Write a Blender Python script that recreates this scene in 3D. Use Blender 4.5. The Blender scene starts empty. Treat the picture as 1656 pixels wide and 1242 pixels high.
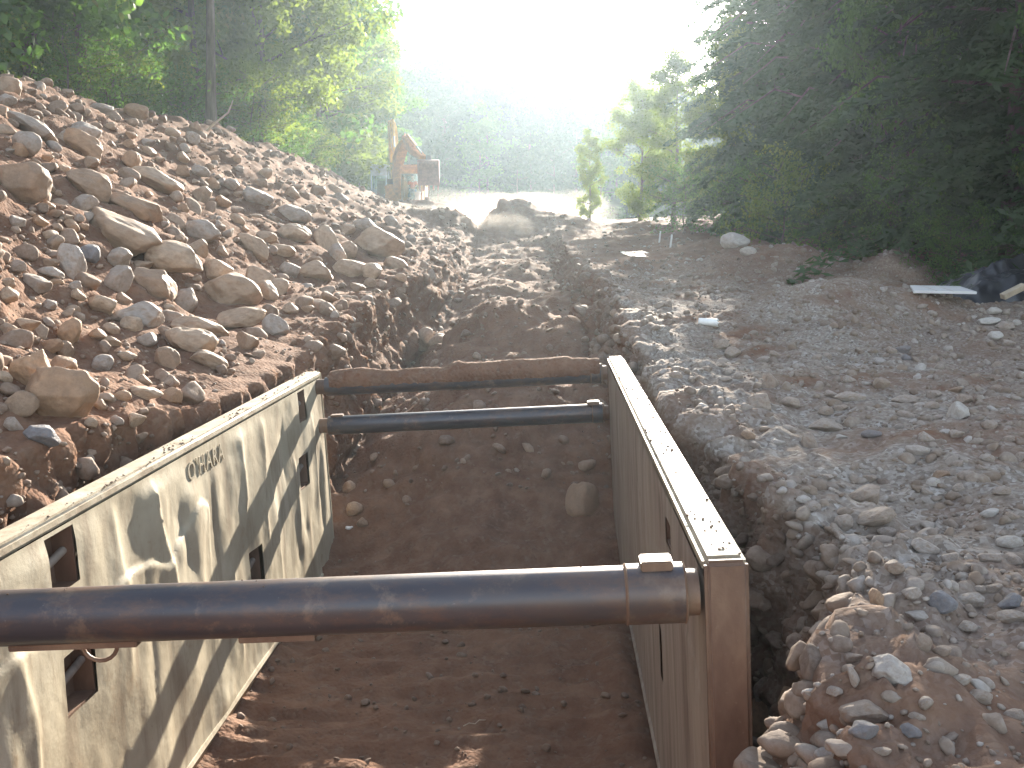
import bpy, bmesh, math, random
import numpy as np
from mathutils import Matrix, Vector, noise as mnoise
from mathutils.bvhtree import BVHTree
R = math.radians
rng = np.random.default_rng(7)
random.seed(7)
SC = bpy.context.scene
COL = SC.collection

# ------------------------------------------------------------------ camera
CAM_Z, PITCH, FPX, CX, CY = 1.5, R(7.57), 1625.0, 828.0, 621.0
cd = bpy.data.cameras.new('camera'); cam = bpy.data.objects.new('camera', cd); COL.objects.link(cam)
cam.location = (0, 0, CAM_Z); cam.rotation_euler = (R(90) - PITCH, 0, 0)
cd.sensor_width = 36; cd.lens = 36 * FPX / 1656; cd.clip_start = .05; cd.clip_end = 2000
SC.camera = cam

# ------------------------------------------------------------------ world, sun, exposure
SUN_EL, SUN_AZ = R(17.3), R(10.0)
w = bpy.data.worlds.new('World'); SC.world = w; w.use_nodes = True
wn = w.node_tree.nodes; wl = w.node_tree.links; wn.clear()
sky = wn.new('ShaderNodeTexSky'); sky.sky_type = 'NISHITA'; sky.sun_disc = False
sky.sun_elevation = SUN_EL; sky.sun_rotation = SUN_AZ; sky.air_density = 1.0; sky.dust_density = 1.0
bg = wn.new('ShaderNodeBackground'); bg.inputs['Strength'].default_value = .12
wo = wn.new('ShaderNodeOutputWorld')
hs = wn.new('ShaderNodeHueSaturation'); hs.inputs['Saturation'].default_value = .62; wl.new(sky.outputs[0], hs.inputs['Color']); wl.new(hs.outputs[0], bg.inputs[0]); wl.new(bg.outputs[0], wo.inputs[0])
sd = bpy.data.lights.new('sun', 'SUN'); sun = bpy.data.objects.new('sun', sd); COL.objects.link(sun)
sd.energy = 5.0; sd.angle = R(.5); sd.color = (1, .90, .76)
sdir = Vector((math.sin(SUN_AZ) * math.cos(SUN_EL), math.cos(SUN_AZ) * math.cos(SUN_EL), math.sin(SUN_EL)))
sun.rotation_euler = sdir.to_track_quat('Z', 'Y').to_euler()
SC.view_settings.view_transform = 'Standard'; SC.view_settings.look = 'None'
SC.view_settings.exposure = 2.2; SC.view_settings.gamma = 1; SC.view_settings.use_curve_mapping = False
SC.cycles.use_denoising = True; SC.cycles.volume_bounces = 1; SC.cycles.max_bounces = 6
SC.cycles.transparent_max_bounces = 12
HAZE_DENSITY = .0007

# ------------------------------------------------------------------ helpers
def tag(o, label=None, cat=None, group=None, kind=None):
    if label: o['label'] = label
    if cat: o['category'] = cat
    if group: o['group'] = group
    if kind: o['kind'] = kind
    return o
def empty(name, loc=(0, 0, 0), rz=0, sc=1):
    o = bpy.data.objects.new(name, None); COL.objects.link(o); o.empty_display_size = .1
    o.location = loc; o.rotation_euler = (0, 0, rz); o.scale = (sc,) * 3
    return o
def np_mesh(name, V, F, mat, smooth=True, attrs=None):
    """mesh from a vertex array and an array (or list of arrays) of equal-length faces"""
    me = bpy.data.meshes.new(name)
    V = np.asarray(V, np.float32)
    Fs = F if isinstance(F, list) else [F]
    Fs = [np.asarray(f, np.int32) for f in Fs if len(f)]
    loops = np.concatenate([f.ravel() for f in Fs])
    tot = np.concatenate([np.full(len(f), f.shape[1], np.int32) for f in Fs])
    st = np.concatenate([[0], np.cumsum(tot)[:-1]]).astype(np.int32)
    me.vertices.add(len(V)); me.vertices.foreach_set('co', V.ravel())
    me.loops.add(len(loops)); me.loops.foreach_set('vertex_index', loops)
    me.polygons.add(len(tot)); me.polygons.foreach_set('loop_start', st); me.polygons.foreach_set('loop_total', tot)
    me.polygons.foreach_set('use_smooth', np.full(len(tot), smooth))
    for k, a in (attrs or {}).items():
        at = me.attributes.new(k, 'FLOAT', 'POINT'); at.data.foreach_set('value', np.asarray(a, np.float32))
    me.update(calc_edges=True); me.validate()
    if mat: me.materials.append(mat)
    return me
def link(name, me, parent=None, loc=None):
    o = bpy.data.objects.new(name, me); COL.objects.link(o)
    if parent: o.parent = parent
    if loc is not None: o.location = loc
    return o
class MB:
    """collects boxes, tubes, prisms and builds them as one mesh"""
    def __init__(s): s.v = []; s.f = []
    def add(s, vs, fs):
        n = len(s.v); s.v += [tuple(v) for v in vs]; s.f += [tuple(i + n for i in f) for f in fs]
    def box(s, a, b, m=None):
        (x0, y0, z0), (x1, y1, z1) = a, b
        vs = [Vector(p) for p in ((x0,y0,z0),(x1,y0,z0),(x1,y1,z0),(x0,y1,z0),(x0,y0,z1),(x1,y0,z1),(x1,y1,z1),(x0,y1,z1))]
        if m: vs = [m @ v for v in vs]
        s.add(vs, [(0,3,2,1),(4,5,6,7),(0,1,5,4),(1,2,6,5),(2,3,7,6),(3,0,4,7)])
    def tube(s, pts, rad, n=10, cap=True):
        pts = [Vector(p) for p in pts]; k = len(pts)
        rad = rad if isinstance(rad, (list, tuple)) else [rad] * k
        b = len(s.v); up = None
        for i, p in enumerate(pts):
            d = (pts[min(i + 1, k - 1)] - pts[max(i - 1, 0)]).normalized()
            if up is None: up = d.orthogonal().normalized()
            up = (up - d * up.dot(d)).normalized(); sd_ = d.cross(up)
            for j in range(n):
                a = 2 * math.pi * j / n
                s.v.append(tuple(p + (up * math.cos(a) + sd_ * math.sin(a)) * rad[i]))
        for i in range(k - 1):
            for j in range(n):
                s.f.append((b + i*n + j, b + i*n + (j+1) % n, b + (i+1)*n + (j+1) % n, b + (i+1)*n + j))
        if cap:
            s.f.append(tuple(b + j for j in reversed(range(n)))); s.f.append(tuple(b + (k-1)*n + j for j in range(n)))
    def prism(s, poly, axis_a, axis_b, axis_n, org, t0, t1):
        """polygon in the plane (axis_a, axis_b), extruded along axis_n from t0 to t1"""
        A, B, N, O = map(Vector, (axis_a, axis_b, axis_n, org)); n = len(poly)
        vs = [O + A*p + B*q + N*t for t in (t0, t1) for p, q in poly]
        s.add(vs, [tuple(reversed(range(n))), tuple(range(n, 2*n))] + [(i, (i+1) % n, n + (i+1) % n, n + i) for i in range(n)])
    def build(s, name, mat, parent=None, bevel=0, smooth=False, seg=2):
        me = bpy.data.meshes.new(name); me.from_pydata(s.v, [], s.f)
        bm = bmesh.new(); bm.from_mesh(me); bmesh.ops.recalc_face_normals(bm, faces=bm.faces)
        if bevel:
            bmesh.ops.bevel(bm, geom=[e for e in bm.edges if len(e.link_faces) == 2 and e.calc_face_angle(0) > .6], offset=bevel, segments=seg, affect='EDGES', clamp_overlap=True)
        bm.to_mesh(me); bm.free()
        if smooth: me.polygons.foreach_set('use_smooth', [True] * len(me.polygons))
        me.materials.append(mat)
        if smooth:
            try: me.set_sharp_from_angle(angle=R(38))
            except Exception: pass
        return link(name, me, parent)

# numpy noise
def _hash(i, j, k):
    n = (i.astype(np.int64) * 374761393 + j.astype(np.int64) * 668265263 + k.astype(np.int64) * 2147483647) & 0xFFFFFFFF
    n = ((n ^ (n >> 13)) * 1274126177) & 0xFFFFFFFF
    n = ((n ^ (n >> 15)) * 2246822519) & 0xFFFFFFFF
    return ((n ^ (n >> 16)) & 0xFFFFFF) / float(0xFFFFFF) * 2 - 1
def vn(p):
    p = np.asarray(p, float); i = np.floor(p).astype(np.int64); f = p - i; f = f*f*f*(f*(f*6-15)+10)
    r = 0
    for a in (0, 1):
        for b in (0, 1):
            for c in (0, 1):
                wgt = (f[..., 0] if a else 1-f[..., 0]) * (f[..., 1] if b else 1-f[..., 1]) * (f[..., 2] if c else 1-f[..., 2])
                r = r + wgt * _hash(i[..., 0]+a, i[..., 1]+b, i[..., 2]+c)
    return r
def fbm(p, oct=4, gain=.5, ridged=False):
    p = np.asarray(p, float); r = 0; a = 1; t = 0
    for o in range(oct):
        n = vn(p + o * 17.3); r = r + a * ((1 - 2*np.abs(n)) if ridged else n); t += a
        p = p * 2.03; a *= gain
    return r / t

# ------------------------------------------------------------------ materials
class NT:
    def __init__(s, name):
        s.m = bpy.data.materials.new(name); s.m.use_nodes = True; s.t = s.m.node_tree; s.t.nodes.clear()
        s.out = s.t.nodes.new('ShaderNodeOutputMaterial'); s._co = None
    def n(s, t, **k):
        nd = s.t.nodes.new(t)
        for a, b in k.items():
            if a.startswith('i_'): nd.inputs[a[2:].replace('_', ' ')].default_value = b
            else: setattr(nd, a, b)
        return nd
    def l(s, a, b): s.t.links.new(a, b)
    def co(s):
        if not s._co: s._co = s.n('ShaderNodeTexCoord').outputs['Object']
        return s._co
    def noise(s, scale, detail=4, rough=.55, vec=None, stretch=None, dist=0):
        v = vec or s.co()
        if stretch:
            mp = s.n('ShaderNodeMapping'); mp.inputs['Scale'].default_value = stretch; s.l(v, mp.inputs[0]); v = mp.outputs[0]
        t = s.n('ShaderNodeTexNoise'); t.inputs['Scale'].default_value = scale; t.inputs['Detail'].default_value = detail
        t.inputs['Roughness'].default_value = rough; t.inputs['Distortion'].default_value = dist
        s.l(v, t.inputs['Vector']); return t.outputs['Fac']
    def vor(s, scale, feature='F1', vec=None, rnd=1):
        t = s.n('ShaderNodeTexVoronoi'); t.feature = feature; t.inputs['Scale'].default_value = scale; t.inputs['Randomness'].default_value = rnd
        s.l(vec or s.co(), t.inputs['Vector']); return t.outputs
    def ramp(s, fac, stops, interp='LINEAR'):
        r = s.n('ShaderNodeValToRGB'); r.color_ramp.interpolation = interp; e = r.color_ramp.elements
        while len(e) < len(stops): e.new(.5)
        for el, (p, c) in zip(e, stops):
            el.position = p; el.color = (*c, 1) if len(c) == 3 else c
        s.l(fac, r.inputs[0]); return r.outputs[0]
    def mix(s, fac, a, b, mode='MIX'):
        m = s.n('ShaderNodeMix', data_type='RGBA', blend_type=mode)
        for sock, val in ((0, fac), (6, a), (7, b)):
            if hasattr(val, 'links') or isinstance(val, bpy.types.NodeSocket): s.l(val, m.inputs[sock])
            elif sock == 0: m.inputs[0].default_value = val
            else: m.inputs[sock].default_value = (*val, 1)
        return m.outputs[2]
    def math(s, op, a, b=0, clamp=False):
        m = s.n('ShaderNodeMath', operation=op); m.use_clamp = clamp
        for i, v in enumerate((a, b)):
            if isinstance(v, bpy.types.NodeSocket): s.l(v, m.inputs[i])
            else: m.inputs[i].default_value = v
        return m.outputs[0]
    def step(s, v, a, b):
        m = s.n('ShaderNodeMapRange'); m.inputs['From Min'].default_value = a; m.inputs['From Max'].default_value = b
        s.l(v, m.inputs[0]); return m.outputs[0]
    def attr(s, name): return s.n('ShaderNodeAttribute', attribute_name=name).outputs['Fac']
    def bump(s, h, strength=.5, dist=.02, nrm=None):
        b = s.n('ShaderNodeBump'); b.inputs['Strength'].default_value = strength; b.inputs['Distance'].default_value = dist
        s.l(h, b.inputs['Height'])
        if nrm: s.l(nrm, b.inputs['Normal'])
        return b.outputs[0]
    def bsdf(s, col, rough=.85, nrm=None, metal=0, spec=.3, **k):
        p = s.n('ShaderNodeBsdfPrincipled')
        for nm, v in (('Base Color', col), ('Roughness', rough), ('Metallic', metal), ('Specular IOR Level', spec)):
            if isinstance(v, bpy.types.NodeSocket): s.l(v, p.inputs[nm])
            else: p.inputs[nm].default_value = (*v, 1) if nm == 'Base Color' else v
        if nrm: s.l(nrm, p.inputs['Normal'])
        s.l(p.outputs[0], s.out.inputs['Surface']); return p

def mat_ground():
    m = NT('earth')
    g = m.attr('gravel'); big = m.noise(.45, 5); mid = m.noise(3.2, 6, .62); fine = m.noise(22, 5, .7)
    dirt = m.ramp(mid, [(.25, (.088, .044, .029)), (.5, (.158, .086, .055)), (.75, (.245, .150, .098))])
    dirt = m.mix(m.step(big, .35, .65), dirt, m.mix(.5, dirt, (.20, .105, .062)))
    grav = m.ramp(fine, [(.25, (.13, .095, .072)), (.5, (.24, .19, .15)), (.78, (.36, .31, .265))])
    v = m.vor(26); chip = m.ramp(v['Color'], [(0, (.11, .066, .045)), (.5, (.165, .10, .068)), (1, (.225, .155, .11))])
    col = m.mix(m.math('MULTIPLY', m.step(m.noise(9, 4), .48, .64), .7), dirt, chip)
    gv = m.vor(38); gchip = m.ramp(gv['Color'], [(0, (.13, .10, .08)), (.5, (.26, .22, .185)), (1, (.42, .385, .35))])
    grav = m.mix(m.step(m.noise(7, 4), .38, .55), grav, gchip)
    col = m.mix(m.math('MULTIPLY', g, m.step(m.noise(1.3, 5), .3, .52)), col, grav)
    h = m.math('ADD', m.math('MULTIPLY', fine, .5), m.math('MULTIPLY', m.math('SUBTRACT', 1, v['Distance']), .45))
    h = m.math('ADD', h, m.math('MULTIPLY', mid, .9))
    m.bsdf(col, .95, m.bump(h, .75, .035), spec=.15)
    return m.m
def mat_rock(name, c, dusty=.65):
    m = NT(name); c = np.array(c)
    oi = m.n('ShaderNodeObjectInfo').outputs['Random']
    a = m.noise(2.6, 6, .6, dist=.4); f = m.noise(14, 6, .7)
    col = m.ramp(a, [(.28, tuple(c*.6)), (.5, tuple(c)), (.72, tuple(np.minimum(c*1.35, .62)))])
    col = m.mix(.35, col, m.ramp(f, [(.3, tuple(c*.55)), (.7, tuple(c*1.25))]))
    col = m.mix(m.math('MULTIPLY', m.step(m.noise(3.5, 5, .65), .5, .66), dusty), col, (.24, .155, .095))
    col = m.mix(m.math('MULTIPLY', oi, .35), col, (.23, .15, .10))
    h = m.math('ADD', m.math('MULTIPLY', m.noise(7, 6, .6), .8), m.math('MULTIPLY', m.noise(40, 4, .7), .3))
    m.bsdf(col, m.ramp(a, [(.3, (.5,)*3), (.7, (.8,)*3)]), m.bump(h, .55, .03), spec=.35)
    return m.m
def mat_rubble(name, stops):
    m = NT(name); t = m.attr('tint')
    col = m.ramp(t, stops); f = m.noise(30, 4, .7)
    col = m.mix(.4, col, m.ramp(f, [(.3, (.12, .09, .07)), (.7, (.36, .30, .25))]))
    col = m.mix(m.math('MULTIPLY', m.step(m.noise(6, 5, .65), .45, .6), .6), col, (.20, .135, .09))
    m.bsdf(col, .8, m.bump(f, .4, .012), spec=.25)
    return m.m
def mat_leaf(name, stops, trans=.5, tcol=(.22, .46, .05)):
    m = NT(name); t = m.attr('tint'); col = m.ramp(t, stops)
    d = m.n('ShaderNodeBsdfDiffuse'); m.l(col, d.inputs[0])
    tr = m.n('ShaderNodeBsdfTranslucent'); m.l(m.mix(.55, col, tcol), tr.inputs[0])
    gl = m.n('ShaderNodeBsdfGlossy'); gl.inputs['Roughness'].default_value = .45; gl.inputs[0].default_value = (.5, .5, .5, 1)
    a = m.n('ShaderNodeMixShader'); a.inputs[0].default_value = trans; m.l(d.outputs[0], a.inputs[1]); m.l(tr.outputs[0], a.inputs[2])
    b = m.n('ShaderNodeMixShader'); b.inputs[0].default_value = .05; m.l(a.outputs[0], b.inputs[1]); m.l(gl.outputs[0], b.inputs[2])
    m.l(b.outputs[0], m.out.inputs['Surface']); return m.m
def mat_bark():
    m = NT('bark'); a = m.noise(6, 6, .6, stretch=(1, 1, .2))
    m.bsdf(m.ramp(a, [(.3, (.05, .038, .028)), (.7, (.19, .155, .12))]), .9, m.bump(a, .8, .05), spec=.1); return m.m
def mat_simple(name, c, rough=.6, metal=0, var=.35, scale=5, spec=.4, bump=.2):
    m = NT(name); c = np.array(c); a = m.noise(scale, 6, .65)
    m.bsdf(m.ramp(a, [(.3, tuple(c*(1-var))), (.7, tuple(np.minimum(c*(1+var), .9)))]), rough, m.bump(a, bump, .02), metal, spec); return m.m
def mat_panel():
    m = NT('dusty_tan_steel')
    big = m.noise(1.6, 5, .6); st = m.noise(5, 6, .65, stretch=(1, 1, .16)); f = m.noise(24, 5, .7)
    col = m.ramp(big, [(.3, (.33, .275, .19)), (.55, (.44, .385, .28)), (.75, (.52, .47, .36))])
    col = m.mix(m.math('MULTIPLY', m.step(st, .5, .66), .7), col, (.24, .185, .125))
    col = m.mix(m.math('MULTIPLY', m.step(f, .6, .75), .5), col, (.16, .11, .07))
    col = m.mix(m.math('MULTIPLY', m.step(m.noise(3, 6, .7), .58, .7), .45), col, (.27, .18, .10))
    h = m.math('ADD', m.math('MULTIPLY', f, .35), m.math('MULTIPLY', m.noise(9, 5, .6), .8))
    m.bsdf(col, .62, m.bump(h, .35, .012), spec=.3); return m.m
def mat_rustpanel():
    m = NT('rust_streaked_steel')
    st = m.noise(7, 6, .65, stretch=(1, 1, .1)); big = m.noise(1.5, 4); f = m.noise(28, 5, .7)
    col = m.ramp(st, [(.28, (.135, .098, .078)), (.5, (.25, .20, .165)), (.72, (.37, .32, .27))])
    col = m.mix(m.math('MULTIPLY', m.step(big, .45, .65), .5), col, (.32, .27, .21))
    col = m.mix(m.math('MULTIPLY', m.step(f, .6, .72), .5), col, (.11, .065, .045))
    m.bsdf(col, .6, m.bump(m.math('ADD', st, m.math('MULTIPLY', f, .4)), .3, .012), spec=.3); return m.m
def mat_dustytop():
    m = NT('sand_dusted_steel'); a = m.noise(4, 6, .7); f = m.noise(30, 5, .7)
    col = m.ramp(a, [(.32, (.22, .165, .11)), (.5, (.38, .32, .23)), (.7, (.52, .47, .37))])
    col = m.mix(m.math('MULTIPLY', m.step(f, .6, .7), .7), col, (.12, .075, .045))
    m.bsdf(col, .6, m.bump(m.math('ADD', a, m.math('MULTIPLY', f, .5)), .5, .012), spec=.35); return m.m
def mat_post():
    m = NT('rusty_brown_steel'); a = m.noise(3, 6, .65, stretch=(1, 1, .4)); f = m.noise(35, 5, .75)
    col = m.ramp(a, [(.3, (.085, .045, .03)), (.5, (.155, .09, .058)), (.72, (.25, .16, .10))])
    col = m.mix(m.math('MULTIPLY', m.step(f, .62, .72), .5), col, (.30, .22, .15))
    m.bsdf(col, .55, m.bump(m.math('ADD', a, f), .3, .01), spec=.4); return m.m
def mat_pipe():
    m = NT('dark_pipe_steel'); a = m.noise(2.2, 6, .6, stretch=(.35, 1, 1)); f = m.noise(45, 5, .7)
    col = m.ramp(a, [(.3, (.034, .032, .042)), (.55, (.055, .049, .056)), (.75, (.11, .075, .055))])
    geo = m.n('ShaderNodeSeparateXYZ'); m.l(m.co(), geo.inputs[0])
    col = m.mix(m.math('MULTIPLY', m.step(m.noise(6, 7, .75, stretch=(.4, 1, 1)), .49, .66), .55), col, (.17, .09, .05))
    col = m.mix(m.math('MULTIPLY', m.step(m.noise(3, 7, .75), .56, .66), .55), col, (.21, .15, .105))
    col = m.mix(m.math('MULTIPLY', m.step(f, .66, .74), .5), col, (.30, .27, .24))
    m.bsdf(col, m.ramp(a, [(.3, (.27,)*3), (.7, (.45,)*3)]), m.bump(m.math('ADD', a, m.math('MULTIPLY', f, .4)), .14, .008), .25, spec=.6); return m.m

M_ground = mat_ground()
M_rock = dict(tan=mat_rock('tan_stone', (.43, .31, .215)), grey=mat_rock('grey_stone', (.37, .315, .27)), brown=mat_rock('brown_stone', (.31, .21, .14)),
              orange=mat_rock('orange_stone', (.40, .25, .15)), blue=mat_rock('blue_grey_stone', (.20, .195, .205), .3), buff=mat_rock('buff_stone', (.33, .265, .215)), white=mat_rock('pale_stone', (.48, .44, .40), .25))
M_rub_l = mat_rubble('slope_rubble', [(0, (.15, .09, .058)), (.45, (.28, .18, .12)), (.8, (.38, .27, .185)), (1, (.35, .31, .28))])
M_rub_r = mat_rubble('bank_gravel', [(0, (.15, .105, .08)), (.45, (.25, .20, .16)), (.8, (.34, .295, .255)), (1, (.48, .45, .42))])
M_clod = mat_rubble('earth_clods', [(0, (.09, .05, .03)), (.5, (.15, .09, .055)), (1, (.22, .14, .09))])
M_bark = mat_bark()
M_leaf_f = mat_leaf('far_leaves', [(0, (.02, .042, .022)), (.6, (.035, .07, .032)), (1, (.07, .10, .04))], .25, (.2, .3, .1))
M_leaf_l = mat_leaf('broad_leaves', [(0, (.014, .034, .008)), (.5, (.029, .066, .013)), (.85, (.06, .105, .02)), (1, (.15, .12, .03))], .5)
M_leaf_y = mat_leaf('yellow_green_leaves', [(0, (.024, .05, .010)), (.5, (.052, .088, .016)), (.9, (.10, .13, .025)), (1, (.22, .12, .03))], .55, (.34, .46, .05))
M_leaf_d = mat_leaf('hemlock_needles', [(0, (.018, .034, .014)), (.6, (.035, .058, .022)), (1, (.06, .085, .03))], .2)
M_panel, M_rpanel, M_top, M_post, M_pipe = mat_panel(), mat_rustpanel(), mat_dustytop(), mat_post(), mat_pipe()
M_yellow = mat_simple('yellow_machine_paint', (.55, .33, .05), .45)
M_orange = mat_simple('orange_machine_paint', (.45, .19, .045), .5)
M_dark = mat_simple('dark_rubber', (.03, .028, .026), .7)
M_bucket = mat_simple('rusty_bucket_steel', (.20, .09, .06), .6)
M_pale = mat_simple('pale_blue_paint', (.42, .52, .60), .4)
M_chrome = mat_simple('bright_rod_steel', (.7, .7, .7), .2, .9, .1)
M_white = mat_simple('white_plastic', (.78, .78, .76), .5, 0, .06)
M_glass = NT('cab_glass')
_g = M_glass; _t = _g.n('ShaderNodeBsdfTransparent'); _t.inputs[0].default_value = (.85, .92, .95, 1); _gl = _g.n('ShaderNodeBsdfGlossy'); _gl.inputs['Roughness'].default_value = .05
_mx = _g.n('ShaderNodeMixShader'); _mx.inputs[0].default_value = .15; _g.l(_t.outputs[0], _mx.inputs[1]); _g.l(_gl.outputs[0], _mx.inputs[2]); _g.l(_mx.outputs[0], _g.out.inputs['Surface']); M_glass = _g.m

# ------------------------------------------------------------------ the ground: one sheet, rows along the trench
def K(Y, pts):
    p = np.array(pts, float); return np.interp(Y, p[:, 0], p[:, 1])
ys = [-4.0]
while ys[-1] < 112:
    y = ys[-1]; ys.append(y + (.15 if y < 2.2 else max(.042, .0058 * y)))
YS = np.array(ys)
def controls(Y):
    c = []
    c.append((K(Y, [(0, -75)]), K(Y, [(0, 6.2), (45, 7.2), (110, 9)])))
    c.append((K(Y, [(0, -12.5)]), K(Y, [(0, 4.3), (18, 4.3), (30, 4.9), (45, 5.3), (66, 5.0), (110, 6)])))
    c.append((K(Y, [(0, -9.4), (66, -9.4)]), K(Y, [(0, 4.65), (18, 4.65), (30, 5.2), (45, 5.5), (52, 5.2), (57, 4.5), (66, 4.2), (110, 5)])))
    c.append((K(Y, [(0, -6.4)]), K(Y, [(0, 2.6), (18, 2.6), (30, 3.2), (45, 3.8), (52, 3.9), (58, 3.8), (66, 3.9), (110, 4.6)])))
    c.append((K(Y, [(0, -4.3), (16, -4.1), (21, -3.4), (110, -3.3)]), K(Y, [(0, .72), (11, .78), (16, .95), (21, 1.2), (30, 1.75), (45, 2.7), (60, 3.7), (110, 4)])))
    c.append((K(Y, [(3, -3.15), (5.5, -3.05), (7, -2.95), (8.6, -2.62), (11, -2.47), (14, -2.4), (19.5, -2.3), (22, -2.0), (110, -1.9)]),
              K(Y, [(0, .3), (7, .28), (8.6, .17), (11, .22), (14, .55), (19.5, .78), (22, 1.0), (30, 1.35), (45, 2.4), (60, 3.3), (110, 3.5)])))
    c.append((K(Y, [(1, -2.9), (4, -2.78), (11, -2.5), (12.5, -2.2), (19.5, -2.0), (22, -1.5), (110, -1.3)]),
              K(Y, [(1.2, 0), (2.2, -2.25), (11, -2.2), (11.6, -1.8), (13, -1.3), (16, -1.0), (19.3, -.8), (22, -.15), (30, .6), (38, 1.3), (45, 2.3), (60, 3.2), (110, 3.3)])))
    c.append((K(Y, [(0, -.7), (15, -.5), (110, -.2)]),
              K(Y, [(1.2, .0), (2.2, -2.25), (9.6, -2.2), (11.2, -1.5), (12.4, -.62), (13.4, -.24), (15, -.14), (16, -.12), (18, .15), (20, .15), (22, .2), (26, .55), (35, 1.2), (42, 2.1), (46, 2.95), (50, 3.0), (110, 3.2)])))
    c.append((K(Y, [(2, 1.0), (3.5, 1.1), (4.1, 1.45), (7, 1.38), (11, 1.35), (110, 1.2)]),
              K(Y, [(1.2, 0), (2.2, -2.25), (10, -2.2), (11.4, -1.45), (13.2, -.4), (16, -.2), (20, .1), (26, .5), (35, 1.2), (45, 2.5), (110, 3.1)])))
    c.append((K(Y, [(2, 1.04), (3.3, 1.1), (3.75, 1.45), (4.3, 1.5), (4.8, 1.62), (6.8, 1.47), (9, 1.42), (11, 1.5), (16, 1.75), (27, 1.75), (110, 1.9)]),
              K(Y, [(0, .02), (3, .0), (4.7, .08), (6.8, .12), (11, .36), (16, .78), (27, 1.25), (35, 1.8), (45, 2.55), (110, 3.1)])))
    c.append((K(Y, [(0, 4.2), (110, 3.6)]), K(Y, [(0, .02), (5, .1), (11, .38), (16, .75), (28, 1.5), (45, 2.55), (66, 3.1), (110, 3.4)])))
    c.append((K(Y, [(0, 9), (10, 9), (16, 8.3), (28, 6.8), (45, 5.6), (110, 5.6)]), K(Y, [(0, .3), (11, .5), (16, .72), (28, 1.6), (45, 2.7), (66, 3.4), (110, 4)])))
    c.append((K(Y, [(0, 80)]), K(Y, [(0, 3), (45, 6), (110, 9)])))
    return c
SEG = [24, 16, 70, 56, 50, 44, 36, 36, 64, 100, 56, 28]
cs = controls(YS); XS, ZS, GR = [], [], []
for s, n in enumerate(SEG):
    t = np.linspace(0, 1, n, endpoint=(s == len(SEG) - 1))
    if s == 0: t = 1 - (1 - t) ** 2.2
    if s == 11: t = t ** 2.2
    if s == 9: t = t ** 1.35
    for u in t:
        XS.append(cs[s][0] * (1-u) + cs[s+1][0] * u); ZS.append(cs[s][1] * (1-u) + cs[s+1][1] * u)
        GR.append({8: .25, 9: 1, 10: .75, 11: .3}.get(s, 0) if s != 8 else .6 * u)
XS, ZS, GR = np.array(XS).T, np.array(ZS).T, np.array(GR)
for it in range(4):
    XS[:, 1:-1] = (XS[:, :-2] + 2*XS[:, 1:-1] + XS[:, 2:]) / 4; ZS[:, 1:-1] = (ZS[:, :-2] + 2*ZS[:, 1:-1] + ZS[:, 2:]) / 4
P = np.stack([XS, np.repeat(YS[:, None], XS.shape[1], 1), ZS], -1)
def bump_at(x, y, h, rx, ry, p=1.0):
    d = ((P[..., 0]-x)/rx)**2 + ((P[..., 1]-y)/ry)**2
    P[..., 2] += h * np.exp(-d ** p)
# heaps of dug earth
bump_at(4.3, 13.7, .42, 1.1, .7); bump_at(5.4, 14.2, .22, 1.0, .7)      # low dark heap on the right bank
bump_at(7.0, 18.6, .62, .75, .8, .7)                                     # small cone in front of the trees
bump_at(5.8, 20.5, .45, 1.5, 1.0); bump_at(4.6, 21.5, .3, 1.2, 1.0)
bump_at(5.6, 26, .5, 1.2, 1.6)
bump_at(-.1, 18.2, .5, .95, .8); bump_at(1.0, 17.0, .35, .7, .9); bump_at(-.9, 25, .35, .8, 1.2); bump_at(.3, 30, .3, .7, 1.5); bump_at(1.2, 22, .3, .5, 1.2)         # mound in the swale
bump_at(.4, 46, 1.0, 1.7, 2.0, .8); bump_at(-2.6, 43, .8, 1.5, 1.5, .8); bump_at(2.6, 45, .35, 1.2, 1.8)
bump_at(-10.3, 57, 1.4, 1.3, 3.0, .8)
bump_at(-4.0, 54, .5, 2, 2)
def grid_normals(P):
    du = np.gradient(P, axis=1); dv = np.gradient(P, axis=0); n = np.cross(du, dv); n /= np.linalg.norm(n, axis=-1, keepdims=True) + 1e-9; return n
N0 = grid_normals(P)
steep = np.clip(1 - N0[..., 2], 0, 1)
fade = np.clip((YS - 1.5) / 1.5, 0, 1)[:, None]
lo = fbm(P * .55, 3); mid_ = fbm(P * 2.2 + 5, 4); hi = fbm(P * 8.5 + 9, 3)
rid = fbm(P * np.array([3.2, 3.2, 1.4]) + 31, 4, .55, True)
inbox = ((P[..., 1] > 3) & (P[..., 1] < 12) & (P[..., 0] > -2.9) & (P[..., 0] < 1.3))
amp = np.where(inbox, .5, 1.0)
slope_l = (P[..., 0] < -3.4) * 1.0
swale = ((P[..., 0] > -3) & (P[..., 0] < 1.9) & (P[..., 1] > 12)) * 1.0
lip = np.exp(-((P[..., 0] - np.interp(P[..., 1], [3.3, 4.3, 11], [1.0, 1.6, 1.5])) / .45) ** 2) * ((P[..., 1] > 2) & (P[..., 1] < 24))
neardirt = ((P[..., 0] > .9) & (P[..., 1] < 5.2)) * np.clip((5.2 - P[..., 1]) / 1.2, 0, 1)
chunk = fbm(P * np.array([4.5, 4.5, 3.5]) + 77, 3, .5, True)
d = amp * (lo * .16 * (1 + slope_l) + mid_ * .085 + hi * .03) + np.clip(steep * 2.2, 0, 1) * (rid * .15 + mid_ * .07) + swale * mid_ * .10 + lip * (chunk * .07 + mid_ * .05) + neardirt * chunk * .045
d = np.where(inbox & (P[..., 0] > -2.35) & (P[..., 0] < 1.25), d + .075 * fbm(P * np.array([1.6, 5, 1]) + 3, 3, .5, True), d)
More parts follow.
